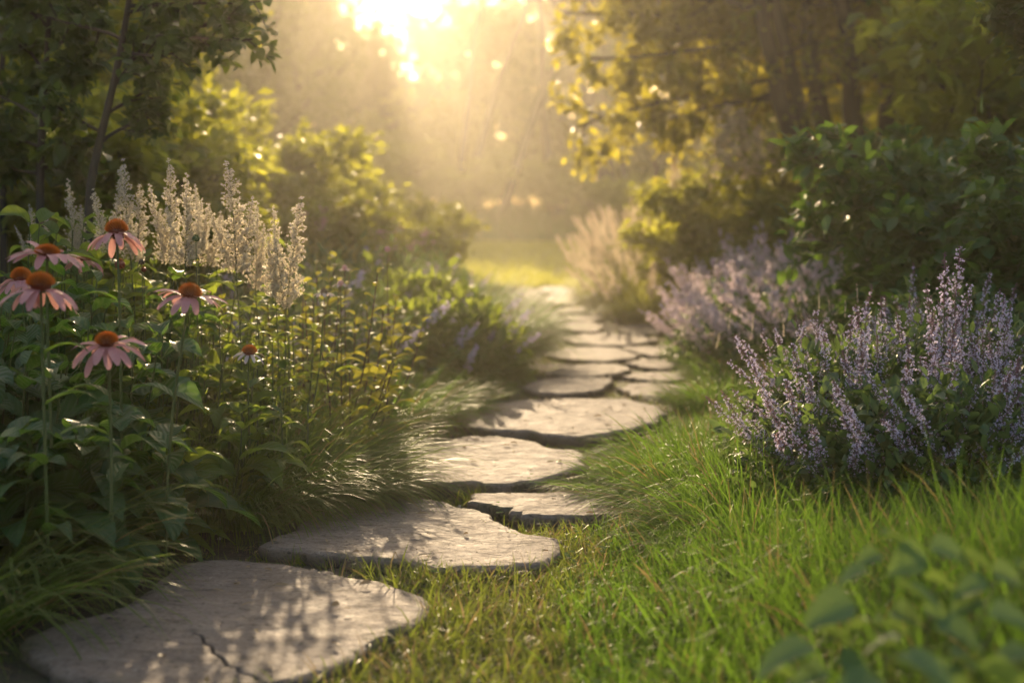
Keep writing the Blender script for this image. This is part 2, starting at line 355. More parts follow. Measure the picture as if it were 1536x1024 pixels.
# ------------------------------------------------------------------ stepping stones
def cs4(pts, ox, oy, s): return [(ox+x/s, oy+y/s) for x, y in pts]
A4 = lambda p: cs4(p, 370, 590, 2.363)
B4 = lambda p: cs4(p, 750, 420, 4.389)
STONES = [
 ([(34,958),(70,940),(130,924),(179,911),(212,894),(233,872),(262,850),(300,839),(354,836),(417,843),(479,855),(530,862),(583,870),(625,882),(643,900),(636,925),(583,950),(533,979),(470,1004),(392,1026),(300,1036),(200,1030),(130,1018),(90,1000),(60,980)],
  'broad cracked flagstone under the leafy bed, largest and lowest of the path', 1.0),
 (A4([(45,535),(130,500),(215,432),(270,400),(430,362),(560,358),(680,372),(745,398),(810,405),(870,440),(940,480),(1000,500),(1085,515),(1112,560),(1060,600),(930,615),(700,620),(560,595),(350,570),(180,555)]),
  'big grey-brown flagstone just beyond the cracked one, with flaking edge layers', 1.0),
 (A4([(430,240),(520,220),(610,195),(700,165),(830,147),(900,145),(990,165),(1090,190),(1160,195),(1200,215),(1190,255),(1120,285),(1020,310),(960,315),(820,318),(700,318),(600,312),(520,300),(465,272)]),
  'wide flagstone with a thick dark front edge, third large one up the path', 1.0),
 (A4([(806,355),(900,350),(1050,348),(1200,343),(1330,346),(1420,375),(1400,415),(1330,432),(1200,437),(1080,432),(985,432),(930,410),(860,395),(806,380)]),
  'narrow wedge flagstone half under the grass beside two big ones', .9),
 (A4([(738,65),(830,40),(960,20),(1150,13),(1350,23),(1450,43),(1480,65),(1440,100),(1350,125),(1180,148),(1060,138),(1000,125),(880,128),(790,115),(750,92)]),
  'long oval flagstone spanning the path, with a grass tuft at its front', 1.0),
 (B4([(145,705),(290,650),(420,640),(600,640),(740,650),(735,680),(680,715),(560,735),(400,745),(260,738)]), 'tan flagstone behind the long oval one, on the tussock side', .8),
 (B4([(800,715),(850,680),(1000,672),(1150,685),(1270,700),(1240,745),(1100,765),(980,765),(860,745)]), 'small flagstone behind the long oval one, on the grassy bank side', .7),
 (B4([(305,610),(430,560),(600,545),(780,548),(880,578),(760,612),(640,628),(450,628)]), 'pointed flagstone in the sunlit stretch, second in the row beside the dark mound', .7),
 (B4([(825,630),(900,605),(1050,600),(1200,615),(1210,650),(1050,665),(920,655)]), 'small oval flagstone in the sunlit stretch, second in the bank side row', .6),
 (B4([(840,540),(930,520),(1100,518),(1210,540),(1180,565),(1050,578),(930,565)]), 'small oval flagstone in the sunlit stretch, third in the bank side row', .6),
 (B4([(305,480),(430,440),(600,435),(760,440),(930,490),(880,510),(700,530),(480,522),(380,505)]), 'broad sunlit flagstone beside a thin sliver stone', .7),
 (B4([(790,440),(950,434),(1100,450),(1210,480),(1150,495),(1000,497),(900,470)]), 'thin sliver flagstone touching a broad sunlit one', .6),
 (B4([(415,380),(500,355),(700,348),(900,355),(1050,385),(980,405),(850,425),(650,427),(500,412)]), 'brightly lit full width flagstone in the middle of the path', .7),
 (B4([(395,300),(450,280),(600,272),(695,298),(640,335),(500,337)]), 'bright flagstone, tussock side twin behind the full width one', .6),
 (B4([(785,325),(830,290),(950,278),(1080,300),(1050,345),(900,350)]), 'bright flagstone, catmint side twin behind the full width one', .6),
 (B4([(410,245),(500,222),(640,225),(700,248),(600,268),(480,267)]), 'small bright flagstone fourth from the far end, on the grass mound side', .6),
 (B4([(705,225),(850,212),(970,245),(890,270),(740,262)]), 'small pale flagstone fourth from the far end, on the catmint side', .5),
 (B4([(370,205),(400,180),(540,172),(570,205),(450,218)]), 'little pale flagstone third from the far end beside the grass mound', .5),
 (B4([(575,192),(650,158),(790,168),(830,200),(680,212)]), 'little pale flagstone third from the far end beside the golden grass', .5),
 (B4([(310,128),(330,95),(430,85),(560,115),(620,145),(480,162),(350,156)]), 'glowing flagstone second from the far end', .5),
 (B4([(262,66),(290,35),(400,40),(500,72),(470,84),(330,86)]), 'last glowing flagstone where the path meets the lawn', .5),
]
CRACK = np.array([gnd(*p, .04)[:2] for p in [(290,946),(303,950),(306,961),(318,966),(320,978),(334,986),(341,998),(356,1000),(362,1008),(380,1011),(392,1021),(410,1030),(418,1040)]])
STPOLY = []
def seg_dist(P, poly):
    d = np.full(len(P), 9.)
    for a, b in zip(poly[:-1], poly[1:]):
        ab = b-a; t = np.clip(((P-a)@ab)/(ab@ab), 0, 1); d = np.minimum(d, np.linalg.norm(P-(a+t[:, None]*ab), axis=1))
    return d
def make_stone(k, px, label, th):
    top = 0.030*th+.008
    O = np.array([gnd(x, y, top)[:2] for x, y in px])
    if area2(O) < 0: O = O[::-1]
    c = O.mean(0); n = 640 if k == 0 else (320 if k < 5 else 110)
    # resample, light smoothing + ragged edge
    C = np.vstack([O, O[:1]]); s = np.r_[0, np.cumsum(np.linalg.norm(np.diff(C, axis=0), axis=1))]
    u = np.linspace(0, s[-1], n, endpoint=False); E = np.stack([np.interp(u, s, C[:, 0]), np.interp(u, s, C[:, 1])], 1)
    ks = 3
    E = sum(np.roll(E, j, 0)*w_ for j, w_ in zip(range(-ks//2+1, ks//2+1), np.ones(ks)/ks))
    rr = np.random.default_rng(100+k)
    def fn(freqs, amp):
        th_ = np.linspace(0, 2*np.pi, n, endpoint=False); return sum(np.sin(th_*f+rr.random()*6.28)*amp/(f**.6) for f in freqs)
    nrmv = nrm(E-c); sc_ = .006
    th2 = np.linspace(0, 1, n, endpoint=False)
    def chip(m_, amp):
        q_ = rr.normal(size=m_)*amp; u_ = np.sort(rr.random(m_)); return np.interp(th2, np.r_[u_[-1]-1, u_, u_[0]+1], np.r_[q_[-1], q_, q_[0]])
    E = E+nrmv*((fn([9, 14, 23], sc_)+chip(38, .009)+chip(90, .0035))[:, None])
    STPOLY.append(E*1.0)
    rings = np.r_[np.linspace(0.02, .9, 170 if k == 0 else (46 if k < 5 else 16)), .94, .97, .988, 1.0]
    V = []; A = []
    for r in rings:
        P = c+(E-c)*r
        z = top+wob(P[:, 0]*3, P[:, 1]*3)*.004+wob(P[:, 0]*9+k, P[:, 1]*11)*.002
        # slate-like steps
        lay = wob(P[:, 0]*1.6+k*3, P[:, 1]*3.3+k)+.25*wob(P[:, 0]*8, P[:, 1]*8)
        z += -.0016*sstep(.45, .50, lay)-.0014*sstep(.75, .8, lay)
        z -= .005*sstep(.965, 1.0, r)*th
        cr = np.zeros(len(P))
        if k == 0:
            w0 = .0022; cr = 1-sstep(w0*.4, w0*1.6, seg_dist(P, CRACK)); z -= .008*cr
        V.append(np.c_[P, z]); A.append(np.c_[np.zeros(n), np.full(n, r), cr*.7])
    th_ = .05*th
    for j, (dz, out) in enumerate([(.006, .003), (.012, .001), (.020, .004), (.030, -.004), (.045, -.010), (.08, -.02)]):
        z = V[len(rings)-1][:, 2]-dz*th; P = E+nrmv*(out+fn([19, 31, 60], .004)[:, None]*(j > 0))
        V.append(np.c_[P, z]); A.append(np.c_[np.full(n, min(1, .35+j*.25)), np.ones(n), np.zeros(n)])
    m_ = len(V); V = np.array(V).reshape(-1, 3); A = np.array(A).reshape(-1, 3)
    i = np.arange(m_-1)[:, None]*n+np.arange(n)[None]; j = np.arange(m_-1)[:, None]*n+(np.arange(n)[None]+1) % n
    mb = MB(); mb.add(V, q=np.stack([i, i+n, j+n, j], -1).reshape(-1, 4)[:, ::-1], a=A)
    mb.add(np.vstack([V[:n], [[c[0], c[1], V[:n, 2].mean()]]]), t=[[a, (a+1) % n, n] for a in range(n)], a=np.zeros((n+1, 3)))
    o = mb.build('stepping_stone', M['stone'], loc=(c[0], c[1], 0))
    tag(o, label, 'stepping stone', 'flagstones of the garden path')
def area2(P): x, y = P[:, 0], P[:, 1]; return np.sum(x*np.roll(y, -1)-np.roll(x, -1)*y)
for k, (px, lb, th) in enumerate(STONES): make_stone(k, px, lb, th)

def in_poly(P, poly):
    x, y = P[:, 0], P[:, 1]; ins = np.zeros(len(P), bool)
    a = poly; b = np.roll(poly, -1, 0)
    for (x1, y1), (x2, y2) in zip(a, b):
        c = ((y1 > y) != (y2 > y)) & (x < (x2-x1)*(y-y1)/(y2-y1+1e-12)+x1); ins ^= c
    return ins
def off_stones(P, grow=1.0):
    ok = np.ones(len(P), bool)
    for E in STPOLY:
        c = E.mean(0); lo = E.min(0)-.05; hi = E.max(0)+.05
        near = np.where((P[:, 0] > lo[0]) & (P[:, 0] < hi[0]) & (P[:, 1] > lo[1]) & (P[:, 1] < hi[1]))[0]
        if len(near): ok[near[in_poly(P[near, :2], (E-c)*grow+c)]] = False
    return ok

# ------------------------------------------------------------------ grass
def tufts(mb, C, n, L, W, spread=.03, lean=(.1, .7), droop=(.3, 1.6), nseg=4, m=0, cols=2, bias=None):
    """C: tuft roots (K,2); n blades each"""
    K = len(C); idx = np.repeat(np.arange(K), n); Nn = len(idx)
    tl = .75+.5*R.random(K)
    az = R.random(Nn)*2*np.pi; r = np.sqrt(R.random(Nn))
    P = C[idx]+np.stack([np.cos(az), np.sin(az)], 1)*(r*spread)[:, None]
    keep = off_stones(P, .985); idx, az, r, P = idx[keep], az[keep], r[keep], P[keep]; Nn = len(idx)
    az = az+R.normal(size=Nn)*.5
    ln = (lean[0]+(lean[1]-lean[0])*(.25*r+.75*R.random(Nn)))
    d = np.stack([np.cos(az)*ln, np.sin(az)*ln, np.ones(Nn)], 1)
    d[:, :2] += (R.normal(size=(K, 2))*.28)[idx]
    if bias is not None: d[:, :2] += bias
    base = np.c_[P, ground_z(P[:, 0], P[:, 1])-.006]
    Ls = (L if np.isscalar(L) else L[idx])*tl[idx]*(.55+.6*R.random(Nn))
    dr = droop[0]+(droop[1]-droop[0])*R.random(Nn)**1.4
    side = np.stack([-np.sin(az), np.cos(az), 0*az], 1)
    ribbons(mb, base, d, Ls, W*(.45+1.2*R.random(Nn)**1.6), dr, nseg=nseg, prof='blade', cols=cols, fold=.4, side=side, roll=R.normal(size=Nn)*.5, m=m, dp=1.3)
def scatter(n, x0, x1, y0, y1, dens):
    P = np.c_[x0+(x1-x0)*R.random(n), y0+(y1-y0)*R.random(n)]
    return P[R.random(n) < dens(P[:, 0], P[:, 1])]

dR = lambda x, y: x-path_x(y)
# tall soft grass of the bank beside the path and in front of it
mb = MB()
C = scatter(8200, .1, 2.6, 1.25, 3.4, lambda x, y: sstep(.22+.28*sstep(2.3, 3.2, y), .42+.43*sstep(2.3, 3.2, y), dR(x, y)+wob(x, y, 3)*.1)*(1-.6*sstep(1.6, 2.5, x)))
Ls = (.07+.15*sstep(.5, 1.25, dR(C[:, 0], C[:, 1])))*(1-.55*sstep(2.35, 2.7, C[:, 1])*sstep(.45, .75, C[:, 0])); tufts(mb, C, 13, Ls*1.12, .0030, .032, (.08, .95), (.2, 2.3), nseg=6)
C = scatter(5200, .3, 3.2, 3.2, 6.2, lambda x, y: sstep(.5, .75, dR(x, y)+wob(x, y, 3)*.08)*(1-.9*sstep(1.5, 2.2, dR(x, y))))
Ls = (.08+.16*sstep(.55, 1.1, dR(C[:, 0], C[:, 1])))*(1-.5*sstep(.7, .85, C[:, 0])*(1-sstep(3.6, 4.2, C[:, 1]))); tufts(mb, C, 14, Ls, .0032, .035, (.1, .8), (.4, 2.0), nseg=5)
C = scatter(3200, .8, 3.2, 6.0, 11.5, lambda x, y: sstep(.52, .72, dR(x, y))*(1-.8*sstep(1.4, 2.4, dR(x, y))))
tufts(mb, C, 12, .15, .006, .05, (.1, .7), (.3, 1.5), nseg=3)
C = scatter(1500, .2, 2.4, 1.4, 4.2, lambda x, y: sstep(.35, .7, dR(x, y))); tufts(mb, C, 4, .12, .0075, .02, (.3, 1.2), (.3, 2.0), nseg=5)
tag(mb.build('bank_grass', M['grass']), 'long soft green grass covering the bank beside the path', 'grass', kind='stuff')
# low grass and moss between stones and at the path edge
mb = MB()
C = scatter(14000, -1.0, 1.4, 1.5, 9.5, lambda x, y: (abs(dR(x, y)) < .62)*(.35+.65*sstep(.05, .5, dR(x, y)))*sstep(-.45, .2, wob(x, y, 2.6)+.45*sstep(.2, .6, dR(x, y))))
tufts(mb, C, 12, .035, .0022, .018, (.2, 1.0), (.3, 1.5), nseg=3)
for px, py, k_, L_ in [(812,726,7,.07),(700,742,6,.05),(690,748,5,.045),(835,640,7,.06),(800,645,6,.055),(600,715,10,.05),(575,722,8,.05),(545,730,8,.06),(470,840,9,.05),(430,838,7,.045),(520,848,8,.045),(880,640,8,.06),(905,655,9,.07),(700,700,1,.04),(890,700,7,.07),(905,712,8,.07),(650,875,8,.05),(690,868,9,.06),(610,868,4,.04),(560,970,5,.05),(610,945,7,.06),(655,930,9,.07),(780,760,3,.03),(975,600,5,.05),(760,594,5,.04),(700,600,8,.07),(560,700,8,.06)]:
    g = gnd(px, py, .01); Ck = g[:2]+R.normal(size=(k_*2, 2))*[.035, .02]
    tufts(mb, Ck, 9, L_, .0024, .012, (.1, .7), (.1, 1.2), nseg=4)
C = scatter(2600, -.6, .6, 1.7, 3.3, lambda x, y: sstep(-.02, .22, dR(x, y))*(dR(x, y) < .6)); tufts(mb, C, 11, .075, .0026, .022, (.15, .9), (.3, 1.5), nseg=4)
tag(mb.build('joint_grass', M['moss']), 'short mossy grass filling gaps between the flagstones', 'grass', kind='stuff')
# dry thatch
mb = MB(); K = 5200
P = np.c_[-1.1+2.6*R.random(K), 1.6+6*R.random(K)]; dd = np.abs(dR(P[:, 0], P[:, 1])); P = P[(dd < .75) & off_stones(P, 1.0) & (wob(P[:, 0], P[:, 1], 3) > -.35)]
az = R.random(len(P))*6.283; el = R.random(len(P))*.45-.05
ribbons(mb, np.c_[P, ground_z(P[:, 0], P[:, 1])+.003], np.stack([np.cos(az), np.sin(az), el], 1), .02+.06*R.random(len(P))**2, .0017, .25+R.random(len(P))*.4, nseg=4, prof='blade', cols=2, roll=R.normal(size=len(P)))
tag(mb.build('dry_thatch', M['thatch']), 'dry tan grass litter lying on the soil along the path', 'dry grass', kind='stuff')
# small round weed leaves among the grass
mb = MB(); C = scatter(1500, -.6, 1.9, 1.7, 5.0, lambda x, y: (dR(x, y) > .25)*sstep(.1, .5, wob(x, y, 3.3))); C = C[off_stones(C, 1.02)]; K = len(C)
for k3 in range(3):
    a3 = R.random(K)*.6+k3*2.09; ribbons(mb, np.c_[C, ground_z(C[:, 0], C[:, 1])+.035+.03*R.random(K)], np.stack([np.cos(a3), np.sin(a3), .15+0*a3], 1), .014, .013, .3, nseg=4, prof='heart', cols=3, fold=.2)
tag(mb.build('clover_leaves', M['clover']), 'little round clover leaves scattered through the low grass', 'clover', kind='stuff')
# fallen leaves, petals and crumbs
def litter(name, mat, n, L, W, label, cat, dens, zoff=.004, nseg=3):
    P = np.c_[-1.2+2.8*R.random(n), 1.7+5.5*R.random(n)]; P = P[dens(P)]
    z = ground_z(P[:, 0], P[:, 1])
    st = ~off_stones(P, .97); z = np.where(st, .040, z)+zoff; edge = (~off_stones(P, 1.04)) & (~st); P, z = P[~edge], z[~edge]
    az = R.random(len(P))*6.283; mb = MB()
    ribbons(mb, np.c_[P, z], np.stack([np.cos(az), np.sin(az), R.random(len(P))*.08], 1), L*(.5+R.random(len(P))), W*(.5+R.random(len(P))), .5*R.random(len(P)), nseg=nseg, prof='leaf', cols=3, fold=.5, roll=R.normal(size=len(P))*.3)
    tag(mb.build(name, mat), label, cat, kind='stuff')
litter('fallen_leaves', M['thatch'], 700, .022, .010, 'small dry brown leaves fallen on the flagstones and soil', 'leaf litter', lambda P: np.abs(dR(P[:, 0], P[:, 1])) < .8)
litter('soil_crumbs', M['bstem'], 6000, .006, .004, 'dark crumbs of soil and bark along the stone edges', 'soil crumbs', lambda P: (np.abs(dR(P[:, 0], P[:, 1])) < .75) & (wob(P[:, 0], P[:, 1], 4) > .1), nseg=2)
# sunlit lawn and misty meadow
mb = MB()
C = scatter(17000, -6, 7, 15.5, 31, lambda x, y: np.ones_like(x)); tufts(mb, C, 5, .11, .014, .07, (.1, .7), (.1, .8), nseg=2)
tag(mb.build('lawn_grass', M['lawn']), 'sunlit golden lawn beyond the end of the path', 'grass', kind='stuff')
mb = MB()
C = scatter(7000, -14, 16, 30, 47, lambda x, y: np.ones_like(x)); tufts(mb, C, 7, .5, .02, .15, (.1, .6), (.1, 1.0), nseg=3)
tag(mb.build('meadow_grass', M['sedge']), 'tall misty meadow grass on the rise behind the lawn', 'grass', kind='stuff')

# tussocks along the beds: one thing each
def tussock(x, y, n, L, W, rad, label, mat='sedge', bias=(0, 0), lean=(.15, 1.05), droop=(.6, 2.1), stiff=False, nseg=7):
    mb = MB(); P = np.array([[x, y]])
    az = R.random(n)*6.283; r = np.sqrt(R.random(n)); Q = P+np.stack([np.cos(az), np.sin(az)], 1)*(r*rad)[:, None]
    az = az+R.normal(size=n)*.35; ln = lean[0]+(lean[1]-lean[0])*(.5*r+.5*R.random(n))
    d = np.stack([np.cos(az)*ln+bias[0], np.sin(az)*ln+bias[1], np.ones(n)], 1)
    Ls = L*(.55+.55*R.random(n)); side = np.stack([-np.sin(az), np.cos(az), 0*az], 1)
    z = ground_z(Q[:, 0], Q[:, 1])-.01
    ribbons(mb, np.c_[Q, z], d, Ls, W*(.7+.6*R.random(n)), droop[0]+(droop[1]-droop[0])*R.random(n), nseg=nseg, prof='blade', cols=3, fold=.5, side=side, roll=R.normal(size=n)*.35, dp=1.5)
    o = mb.build('grass_tussock', M[mat], loc=(x, y, 0)); tag(o, label, 'grass tussock', 'grass tussocks edging the beds'); return o
def gx(px, D): return (px-768)/F*D
TUSS = [
 (-25, 2.75, 420, .42, .0075, .13, 'dark strappy grass clump in the lowest corner under the coneflower leaves', 'sedge', (.15, -.1)),
 (-120, 2.5, 300, .44, .0075, .15, 'dark strappy grass clump half cut by the picture edge', 'sedge', (.35, 0)),
 (350, 3.5, 1200, .40, .0036, .13, 'arching fine grass tussock between coneflower leaves and the big flagstones', 'sedge', (.35, -.25)),
 (440, 3.72, 2200, .42, .0036, .17, 'full arching green tussock spilling towards the wide flagstone', 'sedge', (.45, -.2)),
 (450, 4.15, 1200, .40, .0036, .14, 'arching tussock at the foot of the thin brown stems', 'sedge', (.4, -.1)),
 (580, 5.0, 1300, .33, .004, .17, 'rounded darker tussock beside the long oval flagstone', 'grass', (.1, -.1)),
 (640, 5.3, 900, .26, .004, .14, 'small tussock close behind the rounded darker one', 'grass', (.2, 0)),
 (715, 6.1, 500, .16, .004, .15, 'low fringe of grass before the dark catmint mound', 'grass', (.15, 0)),
 (640, 6.0, 500, .17, .004, .15, 'low grass cushion against the dark catmint mound', 'grass', (.1, 0)),
 (702, 7.3, 3000, .60, .0045, .26, 'large glowing grass mound beside the small sunlit stones', 'grass', (.0, 0)),
 (694, 8.7, 2000, .52, .005, .24, 'glowing grass mound next up the path from the large one', 'grass', (0, 0)),
 (655, 8.9, 1500, .56, .005, .24, 'pale grass mound set back behind the glowing ones', 'grass', (.1, 0)),
 (672, 6.9, 1600, .46, .0045, .22, 'green grass mound merging with the dark catmint', 'grass', (.2, -.05)),
 (698, 10.4, 1200, .40, .008, .22, 'hazy grass mound near the far bend of the path', 'grass', (-.1, 0)),
 (705, 12.4, 1000, .34, .01, .25, 'farthest hazy grass mound beside the path bend', 'grass', (-.15, 0)),
 (985, 3.75, 900, .25, .0034, .14, 'bank tussock drooping over the narrow wedge stone', 'grass', (-.55, -.2)),
 (1010, 4.25, 800, .24, .0034, .15, 'bank tussock beside the wide thick flagstone', 'grass', (-.5, -.1)),
 (1060, 3.5, 900, .27, .0034, .15, 'bank tussock just below the pale catmint spikes', 'grass', (-.45, -.25)),
 (1110, 3.1, 800, .26, .0034, .15, 'bank tussock in front of the catmint foot', 'grass', (-.3, -.3)),
 (1075, 5.6, 700, .24, .004, .15, 'bank tussock beside the small oval stones', 'grass', (-.3, 0)),
 (1100, 6.4, 600, .24, .005, .16, 'sunlit bank tussock in front of the lilac drift', 'grass', (-.2, 0)),
]
for px, D, n, L, W, rad, lb, mt, bi in TUSS: tussock(gx(px, D), D, n, L, W, rad, lb, mt, bi)

# tall single grass stalks with seed tips
mb0 = MB()
def stalk_grass(px, py, D, label):
    tip = at(px, py, D); bx_, by_ = tip[0]+R.normal()*.05, D+R.normal()*.03; b = np.array([bx_, by_, float(ground_z(bx_, by_))-.01])
    t = np.linspace(0, 1, 9)[:, None]; pts = b+(tip-b)*t+np.array([R.normal()*.02, 0, 0])*np.sin(t*np.pi)
    mb = MB(); tube(mb, pts, np.linspace(.0016, .0007, 9), 5)
    o = mb.build('seeding_grass', M['stem'], loc=b); tag(o, label, 'grass stalk', 'seeding grass stalks on the bank')
    s = MB(); d = nrm(tip-b); k = 26; u = R.random(k)
    c = tip-b-d*(u*.055)[:, None]; ribbons(s, c, d+R.normal(size=(k, 3))*.35, .009, .003, .1, nseg=2, prof='leaf', cols=3)
    s.build('seed_head', M['feather'], o)
for i_, (px, py, D) in enumerate([(1096,467,4.6),(1130,478,4.4),(1194,442,4.5),(1228,438,4.5),(1242,443,4.6),(1268,452,4.2),(1285,428,4.3),(1300,452,4.2),(1175,480,4.4),(1080,500,4.9)]):
    stalk_grass(px, py, D, ['slender seeding stalk nearest the path on the grassy bank', 'short seeding stalk second from the path', 'upright pair member of seeding stalks, path side', 'upright seeding stalk in the middle of the bank top', 'seeding stalk just behind the middle upright one', 'seeding stalk leaning towards the catmint spikes', 'tallest seeding stalk against the dark shrub foot', 'seeding stalk touching the first catmint spikes', 'low seeding stalk in the glowing grass', 'seeding stalk low beside the small stones'][i_])

# ------------------------------------------------------------------ flower stalk prototypes
def catmint_proto(seed, fine=True, pm='catf'):
    """stem 0.5 m tall along +Z; upper part in flower"""
    rg = np.random.default_rng(seed)
    n = 12; t = np.linspace(0, 1, n); ax, ay = rg.normal()*.018, rg.normal()*.018
    pts = np.stack([ax*np.sin(t*2.6)+rg.normal(size=n)*.0012, ay*np.sin(t*2.2)+rg.normal(size=n)*.0012, t*.5], 1)
    s = MB(); tube(s, pts, np.linspace(.0022, .0007, n), 5 if fine else 4)
    def P(u): return np.array([np.interp(u, t, pts[:, i]) for i in range(3)])
    # leaves in pairs
    for u in np.linspace(.06, .55, 9 if fine else 5):
        p = P(u); a0 = rg.random()*3.14; k = 2
        a = a0+np.arange(k)*np.pi
        ribbons(s, np.repeat(p[None], k, 0), np.stack([np.cos(a), np.sin(a), np.full(k, .5)], 1), (.032-.016*u)*(1 if fine else 1.5), .016-.006*u, .9, nseg=4, prof='leaf', cols=3, m=1)
    f = MB(); lows = .40+rg.random()*.08; uu = np.linspace(lows, .99, 8); tube(f, np.stack([P(u_) for u_ in uu]), .0011, 4, m=1)
    us = []; u = lows
    while u < .985: us.append(u); u += .034*(1.25-.75*(u-lows)/(1-lows))
    for u in us:
        p = P(u); env = (1-((u-lows)/(1-lows))**1.6)*.9+.12; env *= (.75+.4*rg.random())
        k = int((12 if fine else 6)*(.45+env*.7))
        a = rg.random(k)*6.283; el = rg.normal(size=k)*.35+.15; rad = (.006+.013*rg.random(k))*env+.002
        d = np.stack([np.cos(a)*np.cos(el), np.sin(a)*np.cos(el), np.sin(el)], 1)
        c = p+d*rad[:, None]+np.array([0, 0, 1])*(rg.normal(size=k)*.0035)[:, None]
        # calyx tube then petals
        if fine: ribbons(f, c-d*.004, d+np.array([0, 0, .25]), .007, .0028, 0, nseg=2, prof='petal', cols=3, fold=.9, m=1)
        has = rg.random(k) < (.72 if u < .9 else .3); cc = c[has]+d[has]*.003
        florets(f, cc, (.0043 if fine else .0095)*(.8+.5*rg.random(len(cc))), m=0)
    st = s.data('stalk', [M['stem'], M['cat']]); fl = f.data('flower_spike', [M[pm], M['calyx']])
    return st, fl
CAT = [catmint_proto(s_) for s_ in range(6)]
CATC = [catmint_proto(40+s_, False) for s_ in range(4)]
CATP = [catmint_proto(50+s_, False, 'catp') for s_ in range(4)]
def place_stalk(parent, protos, base, tip, k, roll):
    st, fl = protos[k]
    v = Vector(tip)-Vector(base); L = v.length
    a = link('stalk', st, parent); q = Vector((0, 0, 1)).rotation_difference(v.normalized()) @ Quaternion((0, 0, 1), roll)
    a.rotation_mode = 'QUATERNION'; a.rotation_quaternion = q; a.location = base; a.scale = (max(.8, L/.5)*.95,)*2+(L/.5,)
    link('flower_spike', fl, a)
def mound_leaves(n, rad, h, L, W, seed, prof='leaf', nseg=3, cols=3, up=.5, droop=1.0, mb=None, m=0, inner=.55):
    """foliage filling a low dome around the origin"""
    rg = np.random.default_rng(seed); mb = mb or MB()
    a = rg.random(n)*6.283; c = rg.random(n); rr = (inner+(1-inner)*rg.random(n)**.6)
    el = np.arcsin(c); P = np.stack([np.cos(a)*np.cos(el)*rad*rr, np.sin(a)*np.cos(el)*rad*rr, np.sin(el)*h*rr], 1)
    P += rg.normal(size=(n, 3))*[rad*.08, rad*.08, h*.08]
    d = nrm(P/np.array([rad, rad, h])+rg.normal(size=(n, 3))*.55+[0, 0, up])
    ribbons(mb, P, d, L*(.6+.7*rg.random(n)), W*(.6+.7*rg.random(n)), droop*rg.random(n)*1.6, nseg=nseg, prof=prof, cols=cols, fold=.3, roll=rg.normal(size=n)*.5, m=m)
    return mb
def catmint(cx, cy, rad, hgt, n, label, protos, tips=(), seed=0, group='catmint clumps', fol=500, lf=(.035, .02), spread=1.15, mat='cat', fh=.55):
    rg = np.random.default_rng(seed); z0 = float(ground_z(cx, cy))
    e = thing('catmint_plant', label, 'catmint', (cx, cy, z0), group)
    link('foliage', mound_leaves(fol, rad, hgt*fh, lf[0], lf[1], seed, up=.3).data('foliage', M[mat]), e)
    for tp in tips:
        l = np.asarray(tp)-[cx, cy, z0]; b = (l[0]*.35+rg.normal()*.02, l[1]*.2+rg.normal()*.02, -.01)
        place_stalk(e, protos, b, tuple(l), int(rg.integers(len(protos))), rg.random()*6.28)
    for k in range(n):
        a = rg.random()*6.283; r = math.sqrt(rg.random()); lean = r*spread
        b = (math.cos(a)*r*rad*.35, math.sin(a)*r*rad*.35, -.01)
        H = hgt*(.72+.38*rg.random())*(1-.28*r); t_ = (b[0]+math.cos(a)*lean*rad, b[1]+math.sin(a)*lean*rad, H)
        place_stalk(e, protos, b, t_, int(rg.integers(len(protos))), rg.random()*6.28)
    return e

tipsA = [(1127,540,3.25),(1150,600,3.2),(1190,515,3.3),(1180,570,3.15),(1225,485,3.4),(1215,560,3.2),(1165,650,3.05)]
tipsB = [(1280,455,3.45),(1262,520,3.3),(1320,440,3.5),(1335,425,3.4),(1305,500,3.2),(1350,520,3.15)]
tipsC = [(1385,420,3.45),(1413,376,3.4),(1440,368,3.42),(1456,425,3.4),(1400,470,3.2),(1430,500,3.1)]
tipsD = [(1500,435,3.45),(1528,455,3.4),(1480,520,3.15),(1545,520,3.1),(1520,560,3.0)]
for tips, cx, cy, lb, sd in [(tipsA, gx(1265, 3.55), 3.62, 'lilac catmint with thin spikes leaning out over the grassy bank', 1), (tipsB, gx(1340, 3.6), 3.65, 'lilac catmint of medium spikes between the leaning and the tallest ones', 2),
                             (tipsC, gx(1430, 3.6), 3.65, 'lilac catmint carrying the two tallest twin spikes', 3), (tipsD, gx(1535, 3.6), 3.6, 'lilac catmint beside the tallest one, partly outside the picture', 4)]:
    catmint(cx, cy, .28, .47, 16, lb, CAT, [at(*t_) for t_ in tips], sd, 'front catmint clumps', 1500, (.04, .022), fh=.72)
for px, D, h, n, lb, sd in [(1300, 3.2, .30, 18, 'low dark catmint filling the foot of the medium spikes', 5), (1400, 3.1, .32, 18, 'low dark catmint in front of the tallest spikes', 6), (1500, 3.1, .32, 18, 'low dark catmint in front of the edge clump', 7),
                            (1540, 4.0, .45, 14, 'shaded catmint behind the edge clump', 8), (1440, 4.1, .5, 14, 'shaded catmint behind the tallest spikes', 9)]:
    catmint(gx(px, D), D+.1, .27, h*1.1, n+4, lb, CAT, (), sd, 'front catmint clumps', 1400, (.04, .022), fh=.75)
